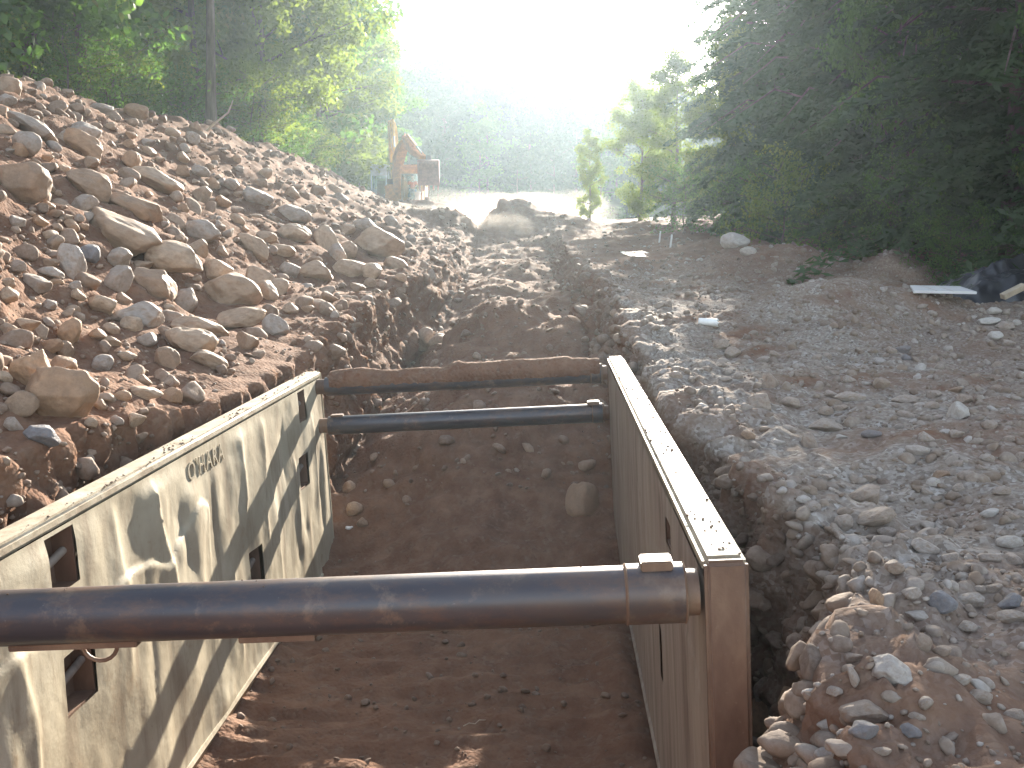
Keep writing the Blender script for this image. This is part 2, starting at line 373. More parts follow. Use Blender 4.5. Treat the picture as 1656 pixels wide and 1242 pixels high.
dl_ = np.abs(P[..., 0] - (-2.46 + .041 * (P[..., 1] - 3.84))); dr_ = np.abs(P[..., 0] - (.763 + .041 * (P[..., 1] - 3.84)))
d = d + inbox * (P[..., 2] < -1.0) * (np.exp(-(dl_ / .22) ** 2) + np.exp(-(dr_ / .22) ** 2)) * np.clip(.10 + .12 * fbm(P * np.array([.5, 2.2, .5]) + 8, 3), 0, 1)
# wheel ruts on the right bank
rut = (np.exp(-((P[..., 0] - 4.4 - .06*P[..., 1])/.22)**2) + np.exp(-((P[..., 0] - 6.2 - .04*P[..., 1])/.22)**2)) * (P[..., 1] < 18)
d = d - .05 * rut * (P[..., 0] > 2)
P = P + N0 * (d * fade)[..., None]
# keep the walls of the dig clear of the shoring box
ax = (P[..., 1] - 3.84) * .041
yb = (P[..., 1] > 3.7) & (P[..., 1] < 11.4)
P[..., 0] = np.where(yb & (P[..., 0] < -2.2 + 0*ax) & (P[..., 0] > -2.68 + ax) & (P[..., 2] > -2.0), -2.69 + ax, P[..., 0])
P[..., 0] = np.where(yb & (P[..., 0] > .7 + ax) & (P[..., 0] < 1.0 + ax) & (P[..., 2] > -2.0), 1.01 + ax, P[..., 0])
NR, NC = P.shape[:2]
idx = np.arange(NR * NC).reshape(NR, NC)
GF = np.stack([idx[:-1, :-1], idx[:-1, 1:], idx[1:, 1:], idx[1:, :-1]], -1).reshape(-1, 4)
gmask = np.repeat(GR[None], NR, 0) * np.clip((26 - P[..., 1]) / 12, .15, 1) * np.clip((P[..., 1] - 2.9) / 1.5, .15, 1)
ground = tag(link('ground', np_mesh('ground', P.reshape(-1, 3), GF, M_ground, True, {'gravel': gmask.ravel()})), kind='structure')
N1 = grid_normals(P)
BVH = BVHTree.FromPolygons([tuple(v) for v in P.reshape(-1, 3).tolist()], GF.tolist())
cP, sP = math.cos(PITCH), math.sin(PITCH)
def ray(px, py):
    u = -(py - CY) / FPX
    return Vector(((px - CX) / FPX, cP + u * sP, -sP + u * cP))
def hit(px, py):
    loc, n, i, dist = BVH.ray_cast(Vector((0, 0, CAM_Z)), ray(px, py).normalized(), 400)
    return (loc, n) if loc else (None, None)
def gz(x, y):
    loc, n, i, dist = BVH.ray_cast(Vector((x, y, 60)), Vector((0, 0, -1)), 200)
    return loc.z if loc else 0.0
def proj(p):
    x, y, z = p[0], p[1], p[2] - CAM_Z
    dd = y * cP - z * sP; u = y * sP + z * cP
    return CX + FPX * x / dd, CY - FPX * u / dd, dd

# far wooded hill
hx = np.linspace(-130, 130, 131); hy = np.linspace(100, 215, 60); HX, HY = np.meshgrid(hx, hy)
def hill_z(x, y):
    e = K(y, [(92, 2.8), (104, 6.5), (120, 12.5), (135, 19), (150, 25.5), (165, 27), (215, 22)])
    s = np.exp(-((x + 6) / 60.) ** 2) * .62 + .38 + .12*np.exp(-((x+8)/25.)**2) - .12
    return e * s + .8 * fbm(np.stack([x*.06, y*.06, 0*x], -1), 3)
HZ = hill_z(HX, HY); hi_ = np.arange(HX.size).reshape(HX.shape)
HZ[0] -= 4
M_hill = mat_simple('wooded_hill_floor', (.05, .07, .03), .95, 0, .5, .4, .1)
tag(link('hills', np_mesh('hills', np.stack([HX, HY, HZ], -1).reshape(-1, 3), np.stack([hi_[:-1, :-1], hi_[:-1, 1:], hi_[1:, 1:], hi_[1:, :-1]], -1).reshape(-1, 4), M_hill)), kind='structure')
# base sheet under everything, inside the haze
bs = MB(); bs.add([(-139, -24, -6), (139, -24, -6), (139, 221, -6), (-139, 221, -6)], [(0, 1, 2, 3)])
tag(bs.build('terrain', M_hill), kind='structure')

# ------------------------------------------------------------------ trench shoring box
def box_matrix():
    yaw, pit, rol = R(2.343), R(.389), R(-3.114)
    Rz = Matrix(((math.cos(yaw), math.sin(yaw), 0), (-math.sin(yaw), math.cos(yaw), 0), (0, 0, 1)))
    Rx = Matrix(((1, 0, 0), (0, math.cos(pit), -math.sin(pit)), (0, math.sin(pit), math.cos(pit))))
    Ry = Matrix(((math.cos(rol), 0, math.sin(rol)), (0, 1, 0), (-math.sin(rol), 0, math.cos(rol))))
    M = (Rz @ Rx @ Ry).to_4x4(); M.translation = Vector((.763, 3.835, .284)); return M
BW, BL, BH, BT = 3.235, 7.3, 2.22, .165
tb = empty('trench_box'); tb.matrix_world = box_matrix(); BM = box_matrix()
tag(tb, 'long steel trench shoring box of two dented tan side walls set in the excavation', 'trench box')
SLOTS = [(1.05, 1.36, -.42, -.1), (1.08, 1.42, -1.08, -.74), (6.22, 6.5, -.42, -.1), (6.06, 6.38, -1.08, -.74), (4.24, 4.54, -1.5, -1.18)]
def side_panel(side, slots, mat, dents):
    """inner skin as a dented sheet with real slot openings, and a slab behind it"""
    x0 = -BW if side < 0 else 0.0; out = -1 if side < 0 else 1
    nb, nz = 300, 96
    b = np.linspace(.04, BL - .04, nb); z = np.linspace(-BH + .02, -.075, nz); B, Z = np.meshgrid(b, z)
    edge = np.clip(np.minimum(np.minimum(B - .04, BL - .04 - B) / .22, np.minimum(-.075 - Z, Z + BH) / .14), 0, 1)
    edge = edge * edge * (3 - 2*edge)
    q = np.stack([B, Z, B*0], -1)
    warp = .22 * fbm(q * np.array([1.1, .8, 1]) + 3, 3)
    D = dents * (.036 * fbm(q * np.array([1.5, .8, 1]) + 11, 2) + .009 * fbm(q * np.array([4.5, 2, 1]) + 2, 2) + .0016 * fbm(q * 15, 3))
    rr = np.random.default_rng(5 if side < 0 else 6)
    lines = [(.35, -1.1), (.75, -.9), (1.75, -.5), (2.1, -1.2), (2.5, -.55), (2.95, -.7), (3.45, -.65), (3.75, -1.5), (4.2, -.5), (4.75, -.8), (5.05, -1.3), (5.5, -.6), (5.85, -1.1), (6.75, -.9), (7.0, -1.3)]
    for k, (lb, lz) in enumerate(lines):
        ln = rr.uniform(.28, .62); wd = rr.uniform(.07, .15); a = rr.uniform(.022, .044) * dents; tilt = rr.uniform(-.18, .12)
        u = (B + warp - lb - tilt * (Z - lz)) / wd; e = np.exp(-((Z - lz) / ln) ** 4)
        D += a * e * np.where(u < 0, np.exp(u * .45) , np.exp(-u * 2.2)) * rr.choice([1, 1, 1, -.7])
    for k in range(26):                                            # round knocks
        cb, cz, r_ = rr.uniform(.2, 7.1), rr.uniform(-2, -.2), rr.uniform(.04, .12)
        D += dents * rr.uniform(-.014, .010) * np.exp(-((B - cb)**2 + ((Z - cz) * .8)**2) / r_**2)
    D += dents * .02 * np.clip((-.62 + .25 * fbm(q*1.5, 2) - Z) / .03, 0, 1) * np.exp(-np.clip(-.62 - Z, 0, 9) / .25) * (B < 3.4)   # torn plate edge
    if side < 0: D = D * (1 - .92 * np.exp(-((B - 3.5) / .62) ** 6) * np.exp(-((Z + .18) / .16) ** 4))
    D = np.clip(D, -.075, .07) * edge
    V = np.stack([x0 - out * D - out * .004, B, Z], -1).reshape(-1, 3)
    i = np.arange(nb * nz).reshape(nz, nb); F = np.stack([i[:-1, :-1], i[:-1, 1:], i[1:, 1:], i[1:, :-1]], -1).reshape(-1, 4)
    cb = V[F].mean(1); keep = np.ones(len(F), bool)
    for s in slots: keep &= ~((cb[:, 1] > s[0]) & (cb[:, 1] < s[1]) & (cb[:, 2] > s[2]) & (cb[:, 2] < s[3]))
    if side < 0: F = F[:, ::-1]
    F = F[keep]
    # slab behind, reaching the rim of the sheet
    sl = MB(); sl.box((min(x0 + out*.135, x0 + out*BT), .03, -BH), (max(x0 + out*.135, x0 + out*BT), BL - .03, -.06))
    n = len(V); V = np.concatenate([V, np.array(sl.v)]); F = np.concatenate([F, np.array(sl.f) + n])
    o = link('side_panel', np_mesh('side_panel', V, F, mat), tb)
    try: o.data.set_sharp_from_angle(angle=R(40))
    except Exception: pass
    for s in slots:
        h = MB(); xa, xb = sorted((x0 + out*.002, x0 + out*.13)); f_ = .012
        h.box((xa, s[0]-f_, s[2]-f_), (xb, s[0]+.004, s[3]+f_)); h.box((xa, s[1]-.004, s[2]-f_), (xb, s[1]+f_, s[3]+f_))
        h.box((xa, s[0]+.004, s[2]-f_), (xb, s[1]-.004, s[2]+.004)); h.box((xa, s[0]+.004, s[3]-.004), (xb, s[1]-.004, s[3]+f_))
        xc, xd = sorted((x0 + out*.12, x0 + out*.134)); h.box((xc, s[0]+.004, s[2]+.004), (xd, s[1]-.004, s[3]-.004))
        so = h.build('slot', M_post, o)
        rd = MB(); zc = (s[2]+s[3])/2; rd.tube([(x0 + out*.05, s[0]+.006, zc - .02), (x0 + out*.06, s[1]-.006, zc + .02)], .024, 10); rd.build('slot_rod', M_chrome if False else M_rpanel, o, smooth=True)
    # top tube, end posts, bottom knife edge
    t = MB(); xa, xb = sorted((x0 - out*(.012 if side < 0 else .005), x0 + out*BT + out*.006)); t.box((xa, .052, -.075), (xb, BL - .052, 0)); tr = t.build('top_rail', M_top, o, bevel=.022, smooth=True, seg=3)
    for yy in ((-.005, .05), (BL - .05, BL + .005)):
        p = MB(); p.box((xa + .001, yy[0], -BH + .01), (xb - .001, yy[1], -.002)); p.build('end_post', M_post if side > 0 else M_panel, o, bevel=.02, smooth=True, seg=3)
    k = MB(); k.prism([(x0 - out*.01, -BH + .06), (x0 - out*.02, -BH + .03), (x0 + out*.10, -BH - .20), (x0 + out*(BT + .012), -BH - .20), (x0 + out*(BT + .012), -BH + .06)], (1, 0, 0), (0, 0, 1), (0, 1, 0), (0, 0, 0), .06, BL - .06)
    k.build('bottom_edge', mat, o)
    return o
lp = side_panel(-1, SLOTS, M_panel, 1.0)
lp['label'] = 'sunlit tan side wall with deep dents and scratched letters'
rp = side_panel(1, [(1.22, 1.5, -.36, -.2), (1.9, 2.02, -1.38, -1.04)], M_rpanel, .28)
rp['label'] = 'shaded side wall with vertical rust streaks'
# the name welded on the left wall
fc = bpy.data.curves.new('lettering', 'FONT'); fc.body = "O'HARA"; fc.size = .19; fc.extrude = .004; fc.space_character = 1.18; fc.resolution_u = 3
ft = bpy.data.objects.new('lettering_curve', fc); COL.objects.link(ft); bpy.context.view_layer.update()
lm = bpy.data.meshes.new_from_object(ft.evaluated_get(bpy.context.evaluated_depsgraph_get())); bpy.data.objects.remove(ft)
lm.materials.clear(); lm.materials.append(M_panel)
lo_ = link('lettering', lm, lp); lo_.matrix_local = Matrix(((0, 0, 1, -BW + .012), (1, 0, 0, 3.06), (0, 1, 0, -.27), (0, 0, 0, 1)))
def spreader(yb_, zb, rad, near):
    m = MB(); n = 28
    m.tube([(-BW + .10, yb_, zb), (-.30 if near else -.12, yb_, zb)], rad, n)
    o = m.build('spreader_pipe', M_pipe, tb, smooth=True)
    c = MB(); c.tube([(-.31, yb_, zb), (-.075, yb_, zb)] if near else [(-.2, yb_, zb), (-.09, yb_, zb)], rad * 1.045, n); c.build('collar', M_pipe, o, smooth=True)
    for xa, xb in ((-.09, -.02), (-BW - .02, -BW + .12)):
        c = MB(); c.tube([(xa, yb_, zb), (xb, yb_, zb)], rad * .8, n); c.build('end_socket', M_post, o, smooth=True)
    for xa in ((-.318, -.302) if near else (-.206, -.194)), (-.082, -.07):
        c = MB(); c.tube([(xa[0], yb_, zb), ((xa[0]+xa[1])/2, yb_, zb), (xa[1], yb_, zb)], [rad * 1.02, rad * 1.085, rad * 1.02], n); c.build('weld_bead', M_post, o, smooth=True)
    l = MB(); l.box((-.25, yb_ - .06, zb + rad * .93), (-.12, yb_ + .055, zb + rad * 1.05 + .028)); l.build('pin_plate', M_post, o, bevel=.006)
    if not near:
        l = MB(); l.box((-BW + .13, yb_ - .05, zb + rad * .93), (-BW + .27, yb_ + .05, zb + rad * 1.05 + .012)); l.build('pin_plate', M_post, o, bevel=.006)
    if near:
        for xa, xb in ((-1.92, -1.6), (-2.9, -2.35)):
            s = MB(); s.box((xa, yb_ - .05, zb - rad - .014), (xb, yb_ + .05, zb - rad + .02)); s.build('weld_strip', M_post, o, bevel=.004)
        rg = MB(); rg.tube([(-2.53 + .075 * math.cos(a), yb_, zb - rad - .015 + .07 * math.sin(a)) for a in np.linspace(0, 2*math.pi, 20)], .009, 8); rg.build('pin_ring', M_post, o, smooth=True)
    return o
spreader(.12, -.165, .118, True)
spreader(7.1, -.16, .104, False)
spreader(7.1, -.60, .104, False)

# ------------------------------------------------------------------ stones
_ico = {}
def ico(k):
    if k not in _ico:
        bm = bmesh.new(); bmesh.ops.create_icosphere(bm, subdivisions=k + 1, radius=1) if k else bmesh.ops.create_icosphere(bm, subdivisions=1, radius=1)
        _ico[k] = (np.array([v.co[:] for v in bm.verts]), np.array([[v.index for v in f.verts] for f in bm.faces])); bm.free()
    return _ico[k]
def stone_shape(k, seed, dims=(1, 1, 1), cuts=9, sharp=.5, rough=.05):
    r_ = np.random.default_rng(seed); V, F = ico(k); V = V.copy()
    for c in range(cuts):
        n = r_.normal(size=3); n /= np.linalg.norm(n); dpt = r_.uniform(.52, .9)
        over = np.maximum(V @ n - dpt, 0); V = V - (over * (sharp + (1 - sharp) * .35))[:, None] * n
    nn = V / (np.linalg.norm(V, axis=1, keepdims=True) + 1e-9)
    V = V + nn * (rough * 1.6 * fbm(V * 1.3 + seed, 2) + rough * fbm(V * 3.4 + seed * 1.7, 3))[:, None]
    V = V / np.abs(V).max(0) * np.array(dims)
    return V, F
def rot_rand(r_, tilt=.5):
    a = r_.uniform(0, 2*math.pi); e = r_.normal() * tilt; g = r_.normal() * tilt
    return (Matrix.Rotation(a, 3, 'Z') @ Matrix.Rotation(e, 3, 'X') @ Matrix.Rotation(g, 3, 'Y'))

# (cx, cy, w, h, tilt on picture, stone, angular 0-1, label or '')
LEFT_ROCKS = [
(30,300,80,66,0,'brown',.5,'large brown boulder with a dark hollow beneath it, partly cut off by the picture edge'),
(138,307,78,48,25,'brown',.6,'brown humped boulder resting on the upper end of the long tan slab'),
(132,333,44,29,-10,'grey',.5,'small grey stone wedged under the brown humped boulder'),
(196,377,124,54,25,'tan',.45,'longest tan slab lying aslant in the middle of the rubble slope'),
(216,340,100,36,28,'brown',.6,'earth covered slab just above the longest tan slab'),
(131,239,66,38,28,'orange',.4,'smooth orange tan boulder paired with a grey one high on the slope'),
(138,217,46,27,30,'grey',.4,'pale grey stone on the back of the smooth orange tan boulder'),
(55,212,82,26,30,'grey',.5,'long thin grey slab high on the slope'),
(43,239,46,38,35,'grey',.4,'grey stone below the long thin grey slab'),
(33,247,26,24,0,'orange',.3,''),
(211,261,29,25,10,'orange',.2,'round orange stone above the long pale tan boulder'),
(249,294,82,30,20,'tan',.3,'long pale tan boulder lying alone in loose dirt'),
(219,183,38,25,10,'orange',.4,'orange boulder standing on the crest against the trees'),
(161,176,36,17,5,'grey',.5,'flat grey stone on the crest beside the orange crest boulder'),
(12,143,36,28,15,'tan',.5,'highest boulder at the top of the crest'),
(9,164,30,18,0,'grey',.4,''),
(314,209,21,19,0,'orange',.8,'pointed orange stone on the crest near the bare tree trunk'),
(275,216,27,14,10,'tan',.3,''),
(306,224,26,20,10,'grey',.4,''),
(416,323,48,29,25,'grey',.3,'smooth grey tan boulder alone on the far slope'),
(292,279,23,18,0,'orange',.7,''),
(318,279,34,18,15,'grey',.4,''),
(324,316,31,27,20,'tan',.5,''),
(373,300,28,17,20,'grey',.4,''),
(321,377,58,34,5,'grey',.4,'pinkish grey boulder with a flat top in the middle of the slope'),
(404,398,34,54,-45,'tan',.35,'egg shaped tan boulder leaning downhill'),
(425,385,37,18,5,'tan',.3,''),
(457,409,37,22,0,'tan',.4,''),
(474,349,56,26,8,'grey',.4,'broad grey boulder uphill of the big flat topped one'),
(477,385,52,32,0,'tan',.3,''),
(321,405,34,30,0,'tan',.5,''),
(278,426,88,50,18,'tan',.5,'broad tan boulder with a grey face above the great round boulder'),
(341,437,49,36,10,'tan',.4,''),
(243,464,74,46,10,'brown',.3,'rounded brown boulder left of the great round boulder'),
(188,456,56,36,-35,'grey',.25,'smooth grey oval stone leaning on the rounded brown boulder'),
(110,427,42,60,-25,'grey',.6,'wedge shaped grey brown boulder over a dark hollow'),
(145,409,30,29,0,'blue',.3,'small blue grey stone beside the wedge shaped boulder'),
(182,415,42,33,0,'grey',.4,''),
(364,482,104,60,10,'tan',.25,'great round tan boulder, largest in the pile at the slope foot'),
(55,463,46,30,25,'grey',.5,''),
(77,441,42,17,20,'grey',.4,''),
(297,485,34,38,30,'grey',.4,''),
(419,460,56,40,15,'tan',.4,''),
(430,478,40,34,10,'tan',.3,''),
(88,657,106,92,12,'orange',.75,'big angular orange block with a pale grey top beside the shoring wall'),
(45,606,62,56,-15,'orange',.8,'peaked orange stone above the big angular block'),
(30,662,50,42,0,'brown',.3,'brown rounded stone tucked behind the big angular block'),
(66,709,56,32,5,'blue',.5,'dark blue grey stone below the big angular block'),
(113,542,36,48,15,'orange',.8,'upright tan block standing on small stones'),
(79,560,34,23,-10,'orange',.4,''),
(103,568,28,26,0,'brown',.3,''),
(164,496,42,30,0,'tan',.6,'tan stone overhanging a dark gap on the shelf'),
(226,515,76,42,12,'grey',.45,'grey tan boulder with a smaller stone leaning on it'),
(213,528,35,24,10,'tan',.3,''),
(316,534,92,32,14,'tan',.45,'low tan slab on the shelf below the great round boulder'),
(312,560,80,42,10,'tan',.5,'tan arched boulder on the shelf nearest the shoring wall'),
(335,585,60,24,22,'tan',.3,''),
(264,586,42,36,20,'brown',.4,''),
(390,520,74,32,-5,'tan',.5,'flat topped tan boulder at the edge of the dug bank'),
(445,535,44,36,20,'grey',.5,'grey boulder at the lip of the dug bank'),
(399,555,36,30,0,'brown',.4,''),
(161,588,34,30,30,'grey',.5,''),
(235,551,30,22,0,'grey',.4,''),
(232,637,50,19,5,'tan',.3,''),
(193,643,30,19,0,'orange',.3,''),
(180,555,30,18,10,'tan',.3,''),
(155,543,27,19,0,'orange',.3,''),
(206,577,33,15,5,'tan',.3,''),
(602,402,88,50,8,'tan',.45,'big flat topped tan boulder at the far foot of the slope'),
(523,393,36,50,-10,'tan',.4,'upright tan boulder beside the big flat topped one'),
(560,405,34,30,0,'tan',.35,''),
(452,470,40,30,10,'tan',.35,''),
(505,443,58,32,5,'tan',.4,''),
(563,440,54,32,0,'tan',.4,''),
(470,440,32,26,0,'grey',.4,''),
(540,412,30,28,0,'grey',.4,''),
(590,368,40,22,15,'grey',.4,''),
(642,430,36,20,20,'tan',.4,''),
(683,551,34,36,30,'tan',.4,'pale boulder at the foot of the bank in the open trench'),
(714,552,34,22,-10,'tan',.3,'pale round stone next to the boulder in the open trench'),
(575,826,26,22,0,'tan',.3,''), (567,790,22,20,0,'tan',.3,''), (586,845,18,14,0,'tan',.3,''),
(945,815,50,60,0,'brown',.4,'brown boulder half buried in the dark pile against the far wall end'),
]
RIGHT_ROCKS = [
(1550,672,34,32,0,'white',.5,'single pale round cobble standing proud on packed gravel'),
(1422,623,29,19,5,'tan',.4,'tan cobble above the broken flat slabs on the gravel'),
(1245,622,26,28,0,'tan',.3,''), (1229,655,34,28,0,'tan',.4,''),
(1336,693,58,24,0,'grey',.5,'broad flat grey stone in the middle of the gravel bank'),
(1376,645,50,16,0,'grey',.7,'thin flat slab lying level in the gravel'),
(1281,654,36,18,0,'tan',.4,''), (1306,718,26,32,-20,'tan',.7,'tan pointed stone leaning at the lip of the wall'),
(1486,730,36,18,10,'white',.4,'white flat cobble among grey gravel'),
(1394,806,50,36,-35,'tan',.7,'tan slab jutting upward from the lip of the wall'),
(1419,835,66,28,-12,'tan',.6,'long tan stone overhanging the lip of the wall'),
(1364,846,28,25,0,'grey',.5,''), (1410,704,30,13,0,'blue',.4,''), (1462,648,42,17,-5,'grey',.4,''),
(1522,977,44,34,5,'blue',.3,'blue grey oval stone half sunk in gravel'),
(1567,971,46,25,5,'grey',.6,'sharp edged grey stone lying beside the blue grey oval one'),
(1633,977,36,27,-35,'blue',.8,'dark angular stone with one pale face'),
(1488,1039,26,26,0,'tan',.4,'lone tan cobble on the bare dirt patch'),
(1485,995,36,16,8,'white',.3,''), (1415,973,27,33,10,'orange',.4,'orange stone perched on the corner of the dug edge'),
(1494,888,42,24,10,'grey',.5,'grey stone with a shadowed underside'),
(1443,1089,64,50,10,'white',.5,'biggest pale boulder set in the dirt at the near edge'),
(1402,1150,70,36,0,'tan',.4,'rounded tan boulder under the biggest pale one'),
(1396,1185,46,28,-5,'blue',.6,'wedge of pale stone with a dark side near the rutted dirt'),
(1228,1153,58,62,0,'orange',.5,'orange lump of stony earth touching the end of the shoring wall'),
(1273,1125,34,44,10,'orange',.5,'orange crumbly lump beside the one touching the shoring wall'),
(1380,1093,17,34,-15,'grey',.3,''), (1336,1169,26,17,0,'white',.3,''), (1336,1220,34,20,0,'white',.5,''), (1497,1137,23,19,0,'grey',.3,''),
(1639,1001,46,20,8,'grey',.4,''), (1604,505,25,12,0,'white',.4,'pale stone in front of the black plastic sheet'),
(1598,521,33,11,-8,'white',.3,''), (1625,529,30,14,0,'grey',.4,''), (1608,546,22,15,0,'white',.4,''), (1629,557,22,12,0,'grey',.3,''), (1644,523,14,9,0,'white',.3,''),
(1190,396,46,26,10,'white',.7,'large pale rock at the foot of the dark trees'),
(1212,408,26,14,10,'white',.5,'smaller pale rock touching the large one by the dark trees'),
(1350,528,16,10,0,'tan',.4,''), (1183,575,30,20,0,'tan',.3,''), (1165,560,24,18,0,'tan',.3,''), (1585,1130,40,22,0,'grey',.4,''), (1600,905,34,18,0,'grey',.4,''),
(1632,880,38,20,0,'white',.4,''), (1540,905,30,18,0,'grey',.4,''), (1560,1015,30,18,0,'grey',.4,''), (1475,960,28,18,0,'grey',.4,''), (1450,915,30,22,0,'tan',.4,''),
]
rock_recs = []
def place_rock(px, py, wpx, hpx, tilt, stone, ang, seed, noun, me=None, sink=.16):
    loc, nrm = hit(px, py + hpx * .12)
    if loc is None: return None
    dd = proj(loc)[2]; W = wpx / FPX * dd / 2; H = hpx / FPX * dd / 2; Dp = (W * .55 + H * .45) if W > H else W * .9
    if me is None:
        k = 4 if wpx > 50 else 3
        V, F = stone_shape(k, seed, (1, 1, 1), 9 + int(ang * 9), .5 + ang * .42, .05 + .03 * ang)
        me = np_mesh(noun, V, F, M_rock[stone])
    o = link(noun, me)
    view = ray(px, py).normalized(); right = Vector((1, 0, 0)); right = (right - view * right.dot(view)).normalized(); up = right.cross(view) * 1
    up = right.cross(view); t = R(tilt)
    ax_ = right * math.cos(t) - up * math.sin(t); az_ = right * math.sin(t) + up * math.cos(t); ay_ = az_.cross(ax_)
    M = Matrix((ax_ * W * 1.10, ay_ * Dp, az_ * H * 1.2)).transposed().to_4x4()
    M.translation = loc + nrm * (min(W, H, Dp) * (1 - 2 * sink)) * .8
    o.matrix_world = M
    rock_recs.append((o, px, py, wpx, hpx, stone, ang, noun)); return o
sd_ = 100
for (px, py, w_, h_, t_, s_, a_, lab) in LEFT_ROCKS:
    sd_ += 1; o = place_rock(px, py, w_, h_, t_, s_, a_, sd_, 'boulder')
    if o: tag(o, lab, 'boulder', 'boulders of the rubble slope' if px < 660 else None)
for (px, py, w_, h_, t_, s_, a_, lab) in RIGHT_ROCKS:
    s_ = {'tan': 'buff'}.get(s_, s_)
    sd_ += 1; o = place_rock(px, py, w_, h_, t_, s_, a_, sd_, 'rock')
    if o: tag(o, lab, 'rock', 'rocks on the gravel bank')
HERO = [r for r in rock_recs]
# further middling stones, each a thing of its own
VAR = [np_mesh('stone', *stone_shape(3, 500 + i, (1, 1, 1), 10 + i % 6, .7 + .05 * (i % 6), .06), M_rock['tan']) for i in range(8)]
VARM = {}
def var_mesh(i, stone):
    if (i, stone) not in VARM:
        m = VAR[i].copy(); m.materials.clear(); m.materials.append(M_rock[stone]); VARM[(i, stone)] = m
    return VARM[(i, stone)]
r2 = np.random.default_rng(21)
def free(px, py, w_):
    return all(abs(px - r[1]) > (r[3] + w_) * .42 or abs(py - r[2]) > (r[4] + w_ * .6) * .42 for r in rock_recs)
def in_left(px, py):
    top = np.interp(px, [0, 100, 220, 340, 480, 600, 680], [150, 170, 190, 225, 270, 330, 400])
    bot = np.interp(px, [0, 240, 300, 380, 470, 560, 640, 680], [700, 690, 620, 580, 520, 475, 455, 450])
    return top < py < bot
n_l = 0; tries = 0
while n_l < 105 and tries < 9000:
    tries += 1; px = r2.uniform(2, 680); py = r2.uniform(150, 700)
    if not in_left(px, py): continue
    if px > 480 and py < 350 and r2.random() < .6: continue
    w_ = r2.choice([16, 19, 22, 26, 31]) * (.8 + .5 * (py > 430)); h_ = w_ * r2.uniform(.55, .85)
    if not free(px, py, w_): continue
    st_ = r2.choice(['tan', 'tan', 'grey', 'brown', 'orange'])
    if place_rock(px, py, w_, h_, r2.uniform(-15, 35), st_, .4, 0, 'boulder', var_mesh(int(r2.integers(8)), st_)): n_l += 1
n_r = 0; tries = 0
def in_right(px, py):
    lip = np.interp(py, [530, 600, 700, 830, 900, 980, 1100, 1242], [1050, 1085, 1180, 1300, 1420, 1420, 1330, 1290])
    return px > lip and py > np.interp(px, [1050, 1500, 1656], [530, 560, 590])
while n_r < 62 and tries < 9000:
    tries += 1; px = r2.uniform(1050, 1654); py = 540 + 700 * r2.random() ** .8
    if not in_right(px, py): continue
    w_ = r2.uniform(18, 30) * np.interp(py, [540, 1200], [.8, 1.25]); h_ = w_ * r2.uniform(.45, .75)
    if py > 1010 and r2.random() < .75: continue
    if not free(px, py, w_): continue
    st_ = r2.choice(['grey', 'grey', 'buff', 'white', 'blue', 'brown'], p=[.3, .25, .2, .1, .1, .05])
    if place_rock(px, py, w_, h_, r2.uniform(-12, 12), st_, .4, 0, 'rock', var_mesh(int(r2.integers(8)), st_), sink=.25): n_r += 1
# labels for the unnamed ones: what they look like and which named rock they lie by
SHORT = {}
for r in HERO:
    if r[0].get('label'): SHORT[r[0].name] = (r, r[0]['label'])
CN = dict(tan='tan', buff='tan', grey='grey', brown='brown', orange='orange tan', blue='blue grey', white='pale')
used = set(v[1] for v in SHORT.values())
def dirn(dx, dy):
    a = math.degrees(math.atan2(-dy, dx)) % 360
    return ['right of', 'up and right of', 'above', 'up and left of', 'left of', 'down and left of', 'below', 'down and right of'][int((a + 22.5) // 45) % 8]
def brief(lab, k=7):
    ws = lab.replace(',', '').split(); stop = {'with', 'on', 'in', 'at', 'beside', 'under', 'lying', 'resting', 'leaning', 'standing', 'just', 'paired', 'wedged', 'among', 'half', 'set', 'touching', 'perched', 'over', 'above', 'below', 'tucked', 'left', 'alone', 'overhanging', 'jutting', 'cut', 'largest', 'partly', 'high', 'against', 'near', 'nearest', 'of', 'uphill'}
    out = []
    for i, x in enumerate(ws):
        if i >= 2 and x in stop: break
        out.append(x)
    return ' '.join(out[:k])
for r in rock_recs:
    o, px, py, w_, h_, st_, ang, noun = r
    if not o.get('label'):
        size = 'small' if w_ < 34 else 'middling'; shape = 'angular' if ang > .55 else ('flat' if h_ < .5 * w_ else 'rounded')
        cand = sorted(SHORT.values(), key=lambda q: (q[0][1] - px) ** 2 + (q[0][2] - py) ** 2)
        lab = None
        for q in cand[:7]:
            l_ = f"{size} {CN[st_]} {shape} stone {dirn(px - q[0][1], py - q[0][2])} the {brief(q[1])}"
            if l_ not in used: lab = l_; break
        o['label'] = lab or f"{size} {CN[st_]} {shape} stone among the loose stones of the {'rubble slope' if noun == 'boulder' else 'gravel bank'}"
        used.add(o['label'])
        o['category'] = 'boulder' if noun == 'boulder' else 'rock'
        o['group'] = 'boulders of the rubble slope' if noun == 'boulder' else 'rocks on the gravel bank'

HPX = [(r[1], r[2], r[3], r[4]) for r in rock_recs if r[3] > 17]
